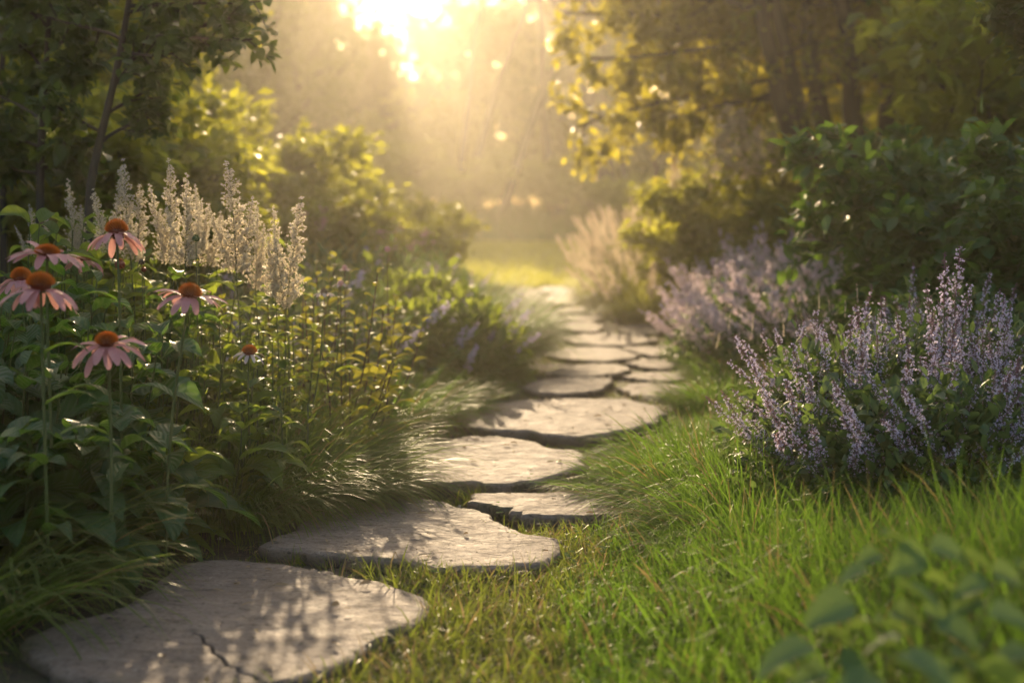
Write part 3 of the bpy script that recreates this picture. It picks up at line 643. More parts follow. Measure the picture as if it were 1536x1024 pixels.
# lilac drift further up the path
for i_, (px, D, h, r_) in enumerate([(1095, 7.0, .42, .28), (1130, 7.3, .55, .36), (1190, 6.6, .52, .38), (1150, 8.0, .66, .36), (1235, 7.2, .62, .38), (1255, 6.2, .48, .36), (1210, 8.6, .66, .36), (1120, 8.2, .58, .33)]):
    catmint(gx(px, D), D, r_*1.15, h*1.05, 38, ['pale catmint of the misty drift, closest to the path', 'pale catmint second from the path in the misty drift', 'full pale catmint at the front centre of the drift', 'tall pale catmint in the drift centre under the pink topped shrub', 'tall pale catmint at the dark shrub end of the drift', 'pale catmint touching the dark glossy shrub', 'tallest hazy catmint at the back of the drift', 'hazy catmint behind the path side ones'][i_],
            CATP, (), 20+i_, 'pale catmint drift', 900, (.05, .03), fh=.7)
# dark mound with violet flowers beside the path
for i_, (px, D, h, r_) in enumerate([(610, 6.3, .42, .30), (680, 6.5, .42, .32), (650, 7.1, .50, .34), (590, 7.2, .5, .34), (545, 6.6, .45, .3)]):
    catmint(gx(px, D), D, r_, h*1.0, 18, ['dark leafy catmint at the front of the mound behind thin brown stems', 'dark leafy catmint on the path side of the mound', 'dark catmint in the mound top with most violet flowers', 'dark catmint at the rear of the mound', 'dark catmint hidden partly by yellow green stems'][i_],
            CATC, (), 40+i_, 'dark violet catmint mound', 2200, (.075, .04), mat='bedlit', fh=.82)

# ------------------------------------------------------------------ cream plumes
def plume_proto(seed, n=10, wid=.055, fine=True, mat='plume'):
    """flower plume of unit-ish size: 0.30 m tall along +Z from the origin"""
    rg = np.random.default_rng(seed); H = .30; f = MB()
    t = np.linspace(0, 1, 9); bend = rg.normal()*.012
    ax = np.stack([bend*t**2, bend*.5*t**2, t*H], 1); tube(f, ax, np.linspace(.0018, .0006, 9), 4, m=1)
    for u in np.linspace(.02, .93, 26 if fine else 12):
        p = np.array([np.interp(u, t, ax[:, i]) for i in range(3)])
        w_ = wid*(1-u)**.75*(.55+.6*rg.random())+.003
        for a in rg.random(3)*6.283:
            d = np.array([math.cos(a), math.sin(a), .9+.3*rg.random()]); d /= np.linalg.norm(d)
            k = max(2, int(w_/.0045)) if fine else 3
            q = p+d*(np.linspace(.15, 1, k)*w_)[:, None]+rg.normal(size=(k, 3))*.0018
            if fine: tube(f, np.array([p, p+d*w_*.5, p+d*w_]), [.0008, .0006, .0004], 3, m=1)
            florets(f, np.repeat(q, 2 if fine else 1, 0)+rg.normal(size=(k*(2 if fine else 1), 3))*.0015, (.0042 if fine else .011))
    tip = ax[-1]+rg.normal(size=(8, 3))*.003; florets(f, tip, .0035 if fine else .008)
    return f.data('plume', [M[mat], M['stem']])
PLM = [plume_proto(60+i_) for i_ in range(4)]
PLC = [plume_proto(70+i_, fine=False, mat='feather') for i_ in range(3)]
def plume_plant(px, py, D, h, label, k, lean=0.0, side=()):
    """py: tip row"""
    D *= 1.22; h *= 1.2; lean *= 1.2; side = [(a_*1.2, b_, c_*1.2) for a_, b_, c_ in side]
    tip = at(px, py, D); cx, cy = tip[0]-lean, D; z0 = float(ground_z(cx, cy))
    e = thing('astilbe_plant', label, 'astilbe', (cx, cy, z0), 'cream astilbe plumes')
    s = MB(); T = tip-np.array([cx, cy, z0]); bs = T-np.array([lean*.35, 0, h])
    tt = np.linspace(0, 1, 8)[:, None]; tube(s, bs*tt+np.array([.01, 0, 0])*np.sin(tt*3.1), np.linspace(.0026, .0018, 8), 5)
    rg = np.random.default_rng(300+k)
    for u in np.linspace(.15, .95, 7):
        a = rg.random()*6.28; n_ = 3; aa = a+np.arange(n_)*2.1
        ribbons(s, np.repeat((bs*u)[None], n_, 0), np.stack([np.cos(aa), np.sin(aa), np.full(n_, .7)], 1), .09-.04*u, .026-.008*u, 1.0, nseg=5, prof='lance', cols=3, m=1)
    s.build('stem', [M['stem'], M['bedlit']], e)
    for j, (ox, dz, hh) in enumerate([(0, 0, h)]+list(side)):
        o = link('plume', PLM[(k+j) % 4], e); q = bs+np.array([ox*.3, 0, 0]); o.location = q
        o.scale = (hh/.30*1.0,)*2+(hh/.30,); o.rotation_euler = (rg.normal()*.08, math.atan2(lean*.35+ox, hh)+rg.normal()*.06, rg.random()*.8); o.scale = (hh/.30*(.8+.6*rg.random()),)*2+(hh/.30,)
PL = [(48,308,3.2,.13,-.01,[(.03,0,.11),(-.03,0,.09)],'small shaded astilbe plume at the bed edge above the leftmost coneflowers'),
      (107,270,3.3,.20,0,[(.045,0,.14)],'slim greenish astilbe plume second along the row'),
      (165,252,3.1,.19,0,[(-.03,0,.15)],'cream astilbe plume just behind the high coneflower'),
      (193,238,3.1,.23,0,[(.03,0,.17)],'broad tall cream astilbe plume, first of the bright ones'),
      (251,242,3.1,.23,0,[(-.035,0,.18)],'tall narrow tipped astilbe plume in the row centre'),
      (275,262,3.05,.20,0,[(.035,0,.15),(-.03,0,.14)],'dense cream astilbe plume close beside the narrow tipped one'),
      (297,278,3.2,.16,.01,[(.02,0,.12)],'short astilbe plume before the central gap'),
      (311,298,3.25,.16,0,[(.02,0,.13)],'paler astilbe plume low in the gap'),
      (352,246,3.05,.24,.0,[(-.04,0,.16),(.03,0,.17)],'tallest bright astilbe plume with open branching tip'),
      (381,303,3.15,.20,0,[(.02,0,.15)],'soft astilbe plume beside the tallest bright one'),
      (414,310,3.05,.20,.01,[(-.02,0,.15)],'upright astilbe plume next to the leaning last one'),
      (440,294,3.05,.25,.055,[(-.02,0,.17)],'last astilbe plume leaning towards the path')]
for k, (px, py, D, h, ln, sd, lb) in enumerate(PL): plume_plant(px, py, D, h, lb, k, ln, sd)

# ------------------------------------------------------------------ coneflowers
def petal_proto(seed, L=.052, W=.0135, mat='petal'):
    mb = MB(); rg = np.random.default_rng(seed)
    ribbons(mb, [[.008, 0, -.002]], [[1, 0, .12+rg.normal()*.08]], L, W, 1.45+rg.normal()*.2, nseg=8, prof='petal', cols=5, fold=-.18, side=np.array([[0, 1., 0]]), rnd=rg.random(1), wave=.03, dp=1.0)
    return mb.data('petal', M[mat])
PET = [petal_proto(s_) for s_ in range(5)]; PETF = [petal_proto(10+s_, .035, .009, 'fade') for s_ in range(3)]
def cone_proto():
    mb = MB(); n = 190; k = np.arange(n)+.5
    th = k*2.39996; ph = np.arccos(1-k/n*1.05); rr = .0165; 
    V = []
    blob(mb, (0, 0, 0), .0135, n=16, k=8, sq=.80, rnd=.2)
    d = np.stack([np.sin(ph)*np.cos(th), np.sin(ph)*np.sin(th), np.cos(ph)], 1)
    base = d*np.array([.0125, .0125, .0100]); s = nrm(np.cross(d, [0, 0, 1.001])+1e-6)
    dd = nrm(d+np.array([0, 0, .45]))
    for sd in (s, nrm(np.cross(dd, s))):
        ribbons(mb, base, dd, .0082, .0022, 0, nseg=2, prof='blade', cols=2, side=sd, rnd=R.random(n))
    # green bracts below
    a = np.arange(14)*6.283/14
    ribbons(mb, np.stack([np.cos(a)*.004, np.sin(a)*.004, np.full(14, -.008)], 1), np.stack([np.cos(a), np.sin(a), 0*a+.1], 1), .012, .004, .7, nseg=3, prof='leaf', cols=3, m=1)
    blob(mb, (0, 0, -.007), .0075, n=10, k=5, sq=.6, m=1)
    return mb.data('cone', [M['cone'], M['stem']])
CONE = cone_proto()
def coneflower(px, py, D, label, tilt=(0, 0), sc_=1.0, npet=17, pets=PET, skip=(), bx=0., by=0., seed=0, leaves=4, droop=0.0):
    D *= 1.33; sc_ *= 1.27; rg = np.random.default_rng(500+seed); H = at(px, py, D); cx, cy = H[0]+bx, D+by; z0 = float(ground_z(cx, cy))
    e = thing('coneflower', label, 'coneflower', (cx, cy, z0), 'coneflowers in the leafy bed')
    T = H-np.array([cx, cy, z0]); q = Quaternion((1, 0, 0), tilt[0]) @ Quaternion((0, 1, 0), tilt[1])
    axis = np.array(q @ Vector((0, 0, 1)))
    t = np.linspace(0, 1, 12)[:, None]; p0 = np.zeros(3); p3 = T-axis*.007*sc_; p1 = np.array([0, 0, T[2]*.5]); p2 = p3-axis*T[2]*.22
    pts = (1-t)**3*p0+3*(1-t)**2*t*p1+3*(1-t)*t*t*p2+t**3*p3
    s = MB(); tube(s, pts, np.linspace(.0026, .0020, 12)*sc_, 8); s.build('stem', M['stem'], e)
    for j in range(leaves):
        u = .25+.5*j/max(1, leaves-1); p = pts[int(u*11)]; a = rg.random()*6.28
        l = MB(); ribbons(l, [p], [[math.cos(a), math.sin(a), .7]], .15*(1.15-u*.7), .038*(1.2-u*.6), 1.3, nseg=8, prof='lance', cols=5, fold=.35, wave=.04)
        l.build('leaf', M['bed'], e)
    c = link('cone', CONE, e); c.location = T; c.rotation_mode = 'QUATERNION'; c.rotation_quaternion = q; c.scale = (sc_*(.9+.2*rg.random()),)*2+(sc_*(.8+.5*rg.random()),)
    droop += rg.normal()*.12
    for j in range(npet):
        if rg.random() < .07: continue
        o = link('petal', pets[int(rg.integers(len(pets)))], e); o.rotation_mode = 'QUATERNION'; o.location = T-axis*.004*sc_
        o.rotation_quaternion = q @ Quaternion((0, 0, 1), j*2*math.pi/npet+rg.normal()*.08) @ Quaternion((0, 1, 0), droop+rg.normal()*.10); o.scale = (sc_*(.92+.14*rg.random()), sc_, sc_)
coneflower(175, 347, 2.25, 'high pink coneflower whose underside shows, in front of the cream plumes', (-.12, -.06), .95, seed=1, npet=15)
coneflower(71, 380, 2.05, 'pink coneflower on the upper edge cluster with wide spread petals', (.05, .06), 1.02, seed=2)
coneflower(128, 388, 2.75, 'smaller paler coneflower half behind the wide spread one', (.05, .12), .82, seed=3)
coneflower(117, 386, 2.95, 'faded coneflower cone just peeping behind the smaller pale one', (0, 0), .7, seed=9, npet=12, pets=PETF)
coneflower(32, 417, 2.35, 'dusky coneflower hidden mostly behind the lower edge bloom', (.0, -.05), .90, seed=4)
coneflower(61, 427, 1.95, 'large pink coneflower low on the edge cluster with a hanging front petal', (.06, .02), 1.05, seed=5, droop=.05)
coneflower(285, 441, 2.15, 'pink coneflower standing apart nearest the astilbe with tilted head', (.15, .20), 1.0, seed=6, bx=-.06)
coneflower(160, 512, 2.0, 'lowest pink coneflower facing the viewer with drooping skirt of petals', (.26, 0), 1.03, seed=7, droop=.12, npet=19)
coneflower(374, 528, 2.55, 'small pale coneflower with thin petals at the bed edge near the brown stems', (.1, .1), .80, seed=8, npet=12, pets=PETF, droop=-.1)
def bud(px, py, D, r, label, mat='cone', petals=0, name='flower_bud', bx=0, stemmat='stem'):
    if D < 3: D *= 1.33; r *= 1.25
    H = at(px, py, D); cx, cy = H[0]+bx, D; z0 = float(ground_z(cx, cy)); e = thing(name, label, 'flower bud', (cx, cy, z0), 'single buds and small blooms')
    T = H-np.array([cx, cy, z0]); t = np.linspace(0, 1, 8)[:, None]
    s = MB(); tube(s, T*t+np.array([bx*.3, 0, 0])*np.sin(t*3.14), np.linspace(.0024, .0013, 8), 6)
    for u in (.5, .65, .8, .92):
        a = R.random()*6.28+np.array([0, 3.14]); ribbons(s, np.repeat((T*u)[None], 2, 0), np.stack([np.cos(a), np.sin(a), [.5, .5]], 1), .05*(1.3-u), .016, 1., nseg=4, prof='leaf', m=1)
    s.build('stem', [M[stemmat], M['mona']], e)
    f = MB(); blob(f, T, r, n=12, k=8, sq=.85)
    k = 70; d = nrm(R.normal(size=(k, 3))+[0, 0, .4]); ribbons(f, T+d*r*.85, d, r*.45, r*.2, 0, nseg=2, prof='blade', cols=2)
    f.build('bud', M[mat], e)
    if petals:
        p = MB(); a = np.arange(petals)*6.283/petals; ribbons(p, T+np.stack([np.cos(a), np.sin(a), 0*a-.3], 1)*r*.8, np.stack([np.cos(a), np.sin(a), 0*a-.1], 1), r*2.2, r*.9, .9, nseg=4, prof='petal', cols=3); p.build('petals', M['fade'], e)
bud(180, 397, 2.7, .011, 'red-brown coneflower bud beside the high bloom stem')
bud(213, 393, 2.8, .007, 'dark green-tipped round bud above a tiny red one', 'bstem')
bud(216, 404, 2.8, .006, 'tiny red bud under a dark round one')
bud(294, 358, 2.7, .008, 'flat green bud on a tall stem between the plumes', 'stem')
bud(486, 438, 4.3, .013, 'small fading white petalled bloom with dark eye on brown stem', 'bstem', 9, stemmat='bstem')
bud(511, 425, 4.4, .010, 'small mauve bloom second above the brown stems', 'pink', 7, stemmat='bstem')
bud(517, 402, 4.6, .009, 'small dusky pink bloom beside thin upright stems', 'pink', 6, stemmat='bstem')
bud(581, 374, 4.6, .010, 'round purple bud on the tallest thin stem', 'pink', stemmat='bstem')

# ------------------------------------------------------------------ leafy plants of the left bed
def leafy(cx, cy, h, nst, label, seed, mat='bed', L=.13, W=.045, lean=.35, per=9, name='leafy_perennial', group='broad leaved perennials', prof='lance', stem='stem', wave=.05, droop=1.5, bias=(0, 0)):
    rg = np.random.default_rng(seed); z0 = float(ground_z(cx, cy))
    e = thing(name, label, 'leafy plant', (cx, cy, z0), group); l = MB()
    for k in range(nst):
        a = rg.random()*6.283; r = math.sqrt(rg.random()); hh = h*(.7+.4*rg.random())
        T = np.array([math.cos(a)*r*lean*h+bias[0]*h, math.sin(a)*r*lean*h+bias[1]*h, hh]); b = np.array([math.cos(a)*.03, math.sin(a)*.03, 0]); t = np.linspace(0, 1, 9)[:, None]
        pts = b+(T-b)*t+np.array([math.cos(a), math.sin(a), 0])*.03*np.sin(t*3.14)
        s = MB(); tube(s, pts, np.linspace(.0036, .0018, 9), 6); s.build('stem', M[stem], e)
        u = np.linspace(.12, 1, per); P = np.stack([np.interp(u, t[:, 0], pts[:, i]) for i in range(3)], 1)
        aa = rg.random()*6.28+np.arange(per)*2.4; up = .25+.6*u
        sz = np.interp(u, [0, .4, 1], [.85, 1.1, .5])*(.8+.4*rg.random(per))
        ribbons(l, P, np.stack([np.cos(aa), np.sin(aa), up], 1), L*sz, W*sz, droop*(.6+.7*rg.random(per)), nseg=9, prof=prof, cols=5, fold=.35, roll=rg.normal(size=per)*.3, wave=wave)
    l.build('foliage', M[mat], e)
k = 0
for rw, (off, h, rk) in enumerate([(.10, .30, 'lowest rank'), (.42, .46, 'second rank'), (.78, .56, 'third rank'), (1.15, .64, 'rear rank')]):
    for px, where in [(-70, 'partly outside the picture'), (15, 'under the coneflower cluster at the edge'), (95, 'between edge cluster and viewer facing coneflower'), (170, 'around the viewer facing coneflower'), (250, 'below the apart standing coneflower'), (325, 'near the small pale coneflower')]:
        D = float(np.interp(px, [0, 100, 250, 400], [2.62, 2.78, 3.08, 3.5]))+off; px_ = px+R.normal()*12
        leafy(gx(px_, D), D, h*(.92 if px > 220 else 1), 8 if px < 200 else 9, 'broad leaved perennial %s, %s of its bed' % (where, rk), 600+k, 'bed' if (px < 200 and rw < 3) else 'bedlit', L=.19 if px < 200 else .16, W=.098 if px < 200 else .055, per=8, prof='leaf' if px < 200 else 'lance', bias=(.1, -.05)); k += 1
for k, (px, D, h, lb) in enumerate([(395,3.1,.46,'narrow leaved plant under the soft plume'),(430,3.3,.48,'narrow leaved plant under the leaning plume'),(350,3.4,.52,'narrow leaved plant behind the tallest plume'),(270,3.4,.55,'narrow leaved plant behind the central plumes'),(180,3.45,.58,'narrow leaved plant behind the broad plume'),(60,3.5,.6,'narrow leaved plant behind the small shaded plume'),(400,2.85,.36,'narrow leaved plant at the bed tip')]):
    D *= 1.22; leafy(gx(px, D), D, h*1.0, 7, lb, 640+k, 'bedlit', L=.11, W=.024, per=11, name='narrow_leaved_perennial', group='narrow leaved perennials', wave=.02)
# thin brown-stemmed plants with whorls
for k, (px, D, h, lb) in enumerate([(440,4.3,.52,'brown stemmed bergamot closest to the astilbes'),(470,4.4,.56,'brown stemmed bergamot with most upright stems'),(505,4.5,.54,'brown stemmed bergamot in the middle of its patch'),(540,4.7,.46,'brown stemmed bergamot nearest the dark mound'),(420,4.6,.6,'brown stemmed bergamot behind the leaning plume'),(490,4.9,.55,'brown stemmed bergamot at the back of its patch'),(525,4.3,.34,'short brown stemmed bergamot above the darker tussock'),(470,4.0,.38,'short bergamot right behind the fine arching tussock')]):
    leafy(gx(px, D), D, h, 5, lb, 660+k, 'mona', L=.075, W=.040, per=14, lean=.6, name='bergamot_plant', group='bergamot patch', prof='leaf', stem='bstem', wave=.02, droop=.9)
# wildflower haze behind
for k, (px, D, h, lb) in enumerate([(440,5.6,.5,'soft wildflower behind the bergamot, astilbe side'),(500,6.0,.52,'soft wildflower behind the bergamot middle'),(470,7.0,.6,'soft wildflower under the pink shrub, near'),(560,7.8,.62,'soft wildflower below the shrub slope'),(620,8.3,.60,'soft wildflower above the dark mound'),(650,8.9,.52,'soft wildflower behind the pale grass mound'),(400,6.2,.6,'soft wildflower half behind the leaning plume'),(635,10.2,.5,'soft wildflower below the golden end shrub')]):
    catmint(gx(px, D), D, .38, h, 6, lb, CATC, (), 80+k, 'soft wildflowers under the shrubs', 1300, (.075, .016), fh=.85)

# blurred heart-leaved plant close to the lens
e = thing('heart_leaved_plant', 'soft focus heart leaved plant rising from the grass in the lowest corner', 'leafy plant', (gx(1380, 1.56), 1.58, float(ground_z(gx(1380, 1.56), 1.58))))
el = np.array(e.location)
for (px, py, D, az, s_) in [(1335,806,1.42,.4,.042),(1378,835,1.38,2.2,.05),(1412,826,1.4,.2,.05),(1455,838,1.4,-.2,.042),(1536,850,1.35,1,.045),(1290,860,1.4,2.9,.04),(1400,870,1.38,.1,.04),(1470,880,1.35,2.4,.045),(1240,950,1.3,.3,.045),(1340,965,1.3,2.2,.05),(1440,990,1.25,.9,.055),(1530,985,1.25,2.7,.05),(1310,835,1.45,2.8,.035),(1500,860,1.4,.3,.04),(1220,930,1.35,.6,.04),(1295,935,1.35,2.2,.04),(1395,920,1.35,.8,.045),(1460,905,1.35,2.9,.045),(1160,1005,1.3,.4,.045),(1230,1015,1.25,2.5,.05),(1410,1020,1.2,.2,.05),(1350,920,1.4,-.3,.04),(1270,1000,1.25,.8,.05),(1364,886,1.3,-.6,.055),(1262,912,1.28,2.6,.06),(1326,935,1.25,.7,.04),(1425,948,1.25,-.4,.055),(1505,930,1.22,.3,.06),(1200,985,1.2,2.8,.07),(1370,1002,1.15,-.5,.07),(1480,1010,1.15,.5,.07),(1300,1030,1.15,3,.06)]:
    D += .22; s_ *= .88; p = at(px, py, D)-el; t = np.linspace(0, 1, 7)[:, None]; b = np.array([p[0]*.2, p[1]*.2, 0])
    pts = b+(p-b)*t+np.array([0, 0, .03])*np.sin(t*3.14)
    s = MB(); tube(s, pts, np.linspace(.002, .001, 7), 5); so_ = s.build('leaf_stalk', M['stem'], e)
    l = MB(); d = np.array([[math.cos(az), math.sin(az)*.6-.3, -.25]]); ribbons(l, [pts[-1]-d[0]*s_*.3], d, s_*1.15, s_*1.0, .5, nseg=8, prof='heart', cols=5, fold=.45, roll=R.normal(size=1)*.5); l.build('leaf', M['heart'], so_)

# ------------------------------------------------------------------ woody plants
U0 = [.28]
def grow(rg, p0, d, L, r, lev, maxlev, nch, ratio, out, spread=.9, upb=.25, wander=.12, tropism=0.0):
    n = 7 if lev < maxlev else 5; pts = [np.array(p0, float)]; dd = np.array(d, float); dd /= np.linalg.norm(dd)
    for k in range(n-1):
        dd = dd+rg.normal(size=3)*wander+np.array([0, 0, tropism]); dd /= np.linalg.norm(dd); pts.append(pts[-1]+dd*L/(n-1))
    pts = np.array(pts); end = r*(.45 if lev < maxlev else .3); out.append((pts, np.linspace(r, end, n), lev))
    if lev < maxlev:
        nc = nch[lev]
        for j in range(nc):
            ub = U0[0] if lev == 0 else .28; u = ub+(1-ub)*(j+rg.random()*.8)/nc; u = min(u, .99); i = u*(n-1); i0 = int(i); fr = i-i0
            p = pts[i0]*(1-fr)+pts[min(i0+1, n-1)]*fr; a = j*2.4+rg.random(); tg = pts[min(i0+1, n-1)]-pts[i0]; tg /= np.linalg.norm(tg)
            ref = np.cross(tg, [0.3, .2, 1.]); ref /= np.linalg.norm(ref); s2 = np.cross(tg, ref)
            side = ref*math.cos(a)+s2*math.sin(a)
            cdn = tg*(1-spread*.55)+side*spread+np.array([0, 0, upb])
            grow(rg, p, cdn, L*ratio*(.75+.5*rg.random())*(1.15-.45*u), max(r*.5*(1.1-.4*u), .0008), lev+1, maxlev, nch, ratio, out, spread, upb, wander, tropism)
def leaves_on(rg, segs, minlev, per, size, wid, mb, droop=.8, prof='leaf', cols=3, nseg=3, m=0, jit=.03):
    P, D = [], []
    for pts, rad, lev in segs:
        if lev < minlev: continue
        n = len(pts); u = rg.random(per)*.85+.15; i = u*(n-1); i0 = np.minimum(i.astype(int), n-2); fr = (i-i0)[:, None]
        p = pts[i0]*(1-fr)+pts[i0+1]*fr; tg = nrm(pts[i0+1]-pts[i0]); d = tg*.5+nrm(rg.normal(size=(per, 3)))*.9+[0, 0, .1]
        P.append(p+rg.normal(size=(per, 3))*jit); D.append(d)
    P = np.concatenate(P); D = np.concatenate(D); k = len(P)
    ribbons(mb, P, D, size*(.6+.7*rg.random(k)), wid*(.65+.6*rg.random(k)), droop*rg.random(k)*1.5, nseg=nseg, prof=prof, cols=cols, fold=.25, roll=rg.normal(size=k)*.6, m=m)
def woody(seed, stems, H, nch, ratio, per, leaf, wid, r0, spread=.9, upb=.25, lean=.35, minlev=2, maxlev=3, mat='shruby', bark='bark', nseg=2, cols=3, base=.0, extra=(), jit=.03, droop=.8, wander=.1, prof='leaf', tubemax=9):
    rg = np.random.default_rng(seed); segs = []
    for k in range(stems):
        a = k*2.4+rg.random(); d = np.array([math.cos(a)*lean*rg.random(), math.sin(a)*lean*rg.random(), 1.])
        grow(rg, np.array([math.cos(a), math.sin(a), 0])*base*rg.random(), d, H*(.62+.5*rg.random()), r0*(.7+.4*rg.random()), 0, maxlev, nch, ratio, segs, spread, upb, wander)
    for p0, d, L, r in extra: grow(rg, np.array(p0), np.array(d), L, r, 1, maxlev, nch, ratio, segs, .8, .05, .07)
    tr = MB()
    for pts, rad, lev in segs:
        if lev <= tubemax: tube(tr, pts, rad, 8 if lev == 0 else (5 if lev == 1 else 3))
    cr = MB(); leaves_on(rg, segs, minlev, per, leaf, wid, cr, droop, prof, cols, nseg, jit=jit)
    return tr.data('trunk', M[bark]), cr.data('crown', M[mat])
def place_woody(name, cat, protos, x, y, label, group=None, rot=0., s=1.0, sz=None, z=None):
    z0 = float(ground_z(x, y))-.03 if z is None else z
    e = thing(name, label, cat, (x, y, z0), group); e.rotation_euler = (0, 0, rot); e.scale = (s, s, sz or s)
    link('trunk', protos[0], e); link('crown', protos[1], e); return e

# prototypes
shrubA = [woody(800+i_, 7, 1.0, [7, 6, 4], .46, 6, .075, .045, .014, spread=.75, upb=.45, lean=.7, minlev=2, base=.12, mat='shruby', tubemax=2) for i_ in range(3)]
shrubD = woody(811, 9, 1.0, [7, 6, 4], .46, 8, .09, .045, .012, spread=.75, upb=.35, lean=.8, minlev=2, base=.15, mat='shrubd', nseg=4, tubemax=3)
shrubD2 = woody(812, 8, 1.0, [7, 6, 4], .46, 8, .085, .045, .012, spread=.8, upb=.25, lean=.9, minlev=2, base=.15, mat='shrubd', nseg=4, tubemax=3)
treeF = [woody(820+i_, 1, 8.5, [15, 8, 5], .40, 20, .16, .10, .16, spread=.95, upb=.15, lean=.1, minlev=2, mat='tree', jit=.10, tubemax=2) for i_ in range(3)]
treeM = [woody(830+i_, 1, 6.0, [16, 8, 5], .40, 22, .10, .06, .09, spread=.95, upb=.1, lean=.15, minlev=2, mat='tree', jit=.07, tubemax=2) for i_ in range(2)]
U0[0] = .62
treeW = [woody(840+i_, 1+i_, 5.6, [9, 8, 5], .36, 16, .09, .055, .075, spread=.9, upb=.2, lean=.22, base=.15, minlev=2, mat='tree', jit=.06, tubemax=2) for i_ in range(2)]
U0[0] = .28
U0[0] = .72
treeT = [woody(850+i_, 1+i_, 12.0, [9, 7, 4], .15, 8, .14, .09, .15, spread=.9, upb=.2, lean=.12, base=.3, minlev=2, mat='tree', jit=.08, tubemax=2) for i_ in range(2)]
U0[0] = .28
treeB = woody(833, 3, 4.6, [14, 8, 5], .42, 22, .075, .048, .06, spread=.95, upb=.12, lean=.55, base=.10, minlev=2, mat='shruby', jit=.05, tubemax=2)

# left shrubs, sloping down to the lawn
SH = [(325,9.0,1.55,0,'tall yellow green shrub behind the cream plumes'),(250,8.0,1.45,1,'dark flanked shrub between sapling and tall shrub'),(415,8.6,1.12,1,'bushy shrub stepping down beside the tall one'),(490,9.2,1.05,2,'pink flowering shrub in the slope of the hedge'),(545,10.4,1.05,0,'sunlit shrub below the beams, middle of the slope'),(598,11.5,.95,1,'golden rimmed shrub near the lawn'),(632,12.8,.85,2,'last golden shrub where the slope meets the lawn'),(400,10.5,1.35,2,'hazy shrub behind the bushy one'),(180,7.0,1.5,2,'shaded shrub at the sapling foot'),(100,6.2,1.35,0,'deep shaded shrub behind the bed edge'),(20,5.8,1.4,1,'darkest shrub at the picture edge'),(520,12.5,1.25,1,'paler shrub behind the pink flowering one'),(570,14.5,1.1,0,'far pale shrub behind the golden rimmed one'),(-60,6.8,1.7,2,'dark shrub outside the bed corner')]
for k, (px, D, s_, v, lb) in enumerate(SH):
    e = place_woody('garden_shrub', 'shrub', shrubA[v], gx(px, D), D, lb, 'shrubs sloping down towards the lawn', rot=k*1.3, s=s_*.82, sz=s_*.70)
    if k in (3, 2, 4):
        f = MB(); n = 60; rg = np.random.default_rng(k); a = rg.random(n)*6.28; c = .35+.6*rg.random(n)
        P = np.stack([np.cos(a)*np.sqrt(1-c*c)*.85, np.sin(a)*np.sqrt(1-c*c)*.85-.1, c*1.25], 1); P = P[: (60 if k == 3 else 25)]
        for q_ in P: florets(f, q_+rg.normal(size=(9, 3))*.018, .022)
        b = link('blossom', f.data('blossom', M['pink']), e)
# right shrubs
RS = [(1110,9.8,1.36,0,'yellow green shrub with pink plumes standing over the lilac drift'),(1185,10.3,1.28,1,'green shrub joined to the pink topped one'),(1040,10.6,.95,2,'golden shrub between feather grass and the pink topped shrub'),(1060,13.5,1.3,1,'glowing shrub behind the golden one'),(1240,12.5,1.2,2,'shadowed shrub under the leaning trunks'),(1200,16,1.4,0,'hazy low shrub behind the leaning trunks')]
for k, (px, D, s_, v, lb) in enumerate(RS):
    place_woody('garden_shrub', 'shrub', shrubA[v], gx(px, D), D, lb, 'shrubs under the trees', rot=k*1.9+.5, s=s_*.78, sz=s_*.68)
for k, (px, py, D, h) in enumerate([(1078,215,9.6,.28),(1093,172,9.5,.50),(1118,178,9.6,.46),(1137,198,9.6,.34),(1160,206,9.7,.28),(1063,236,9.5,.25),(1012,240,10.4,.24)]):
    T = at(px, py, D); z0 = float(ground_z(T[0], D)); e = thing('meadowsweet_stalk', ['pink plume stalk low on the shrub crown','tallest pink plume above the shrub','broad pink plume beside the tallest','pink plume behind the broad one','small pink plume on the shaded side of the crown','small pink plume on the sunlit flank','lone pale plume over the golden shrub'][k], 'flower stalk', (T[0], D, z0), 'pink plumes over the shrub')
    s = MB(); tube(s, np.linspace([0, 0, 0], [0, 0, T[2]-z0-h*.8], 6), .004, 5); s.build('stem', M['stem'], e)
    o = link('plume', PLC[k % 3], e); o.location = (0, 0, T[2]-z0-h*.9); o.scale = (h/.3*2.1, h/.3*2.1, h/.3)
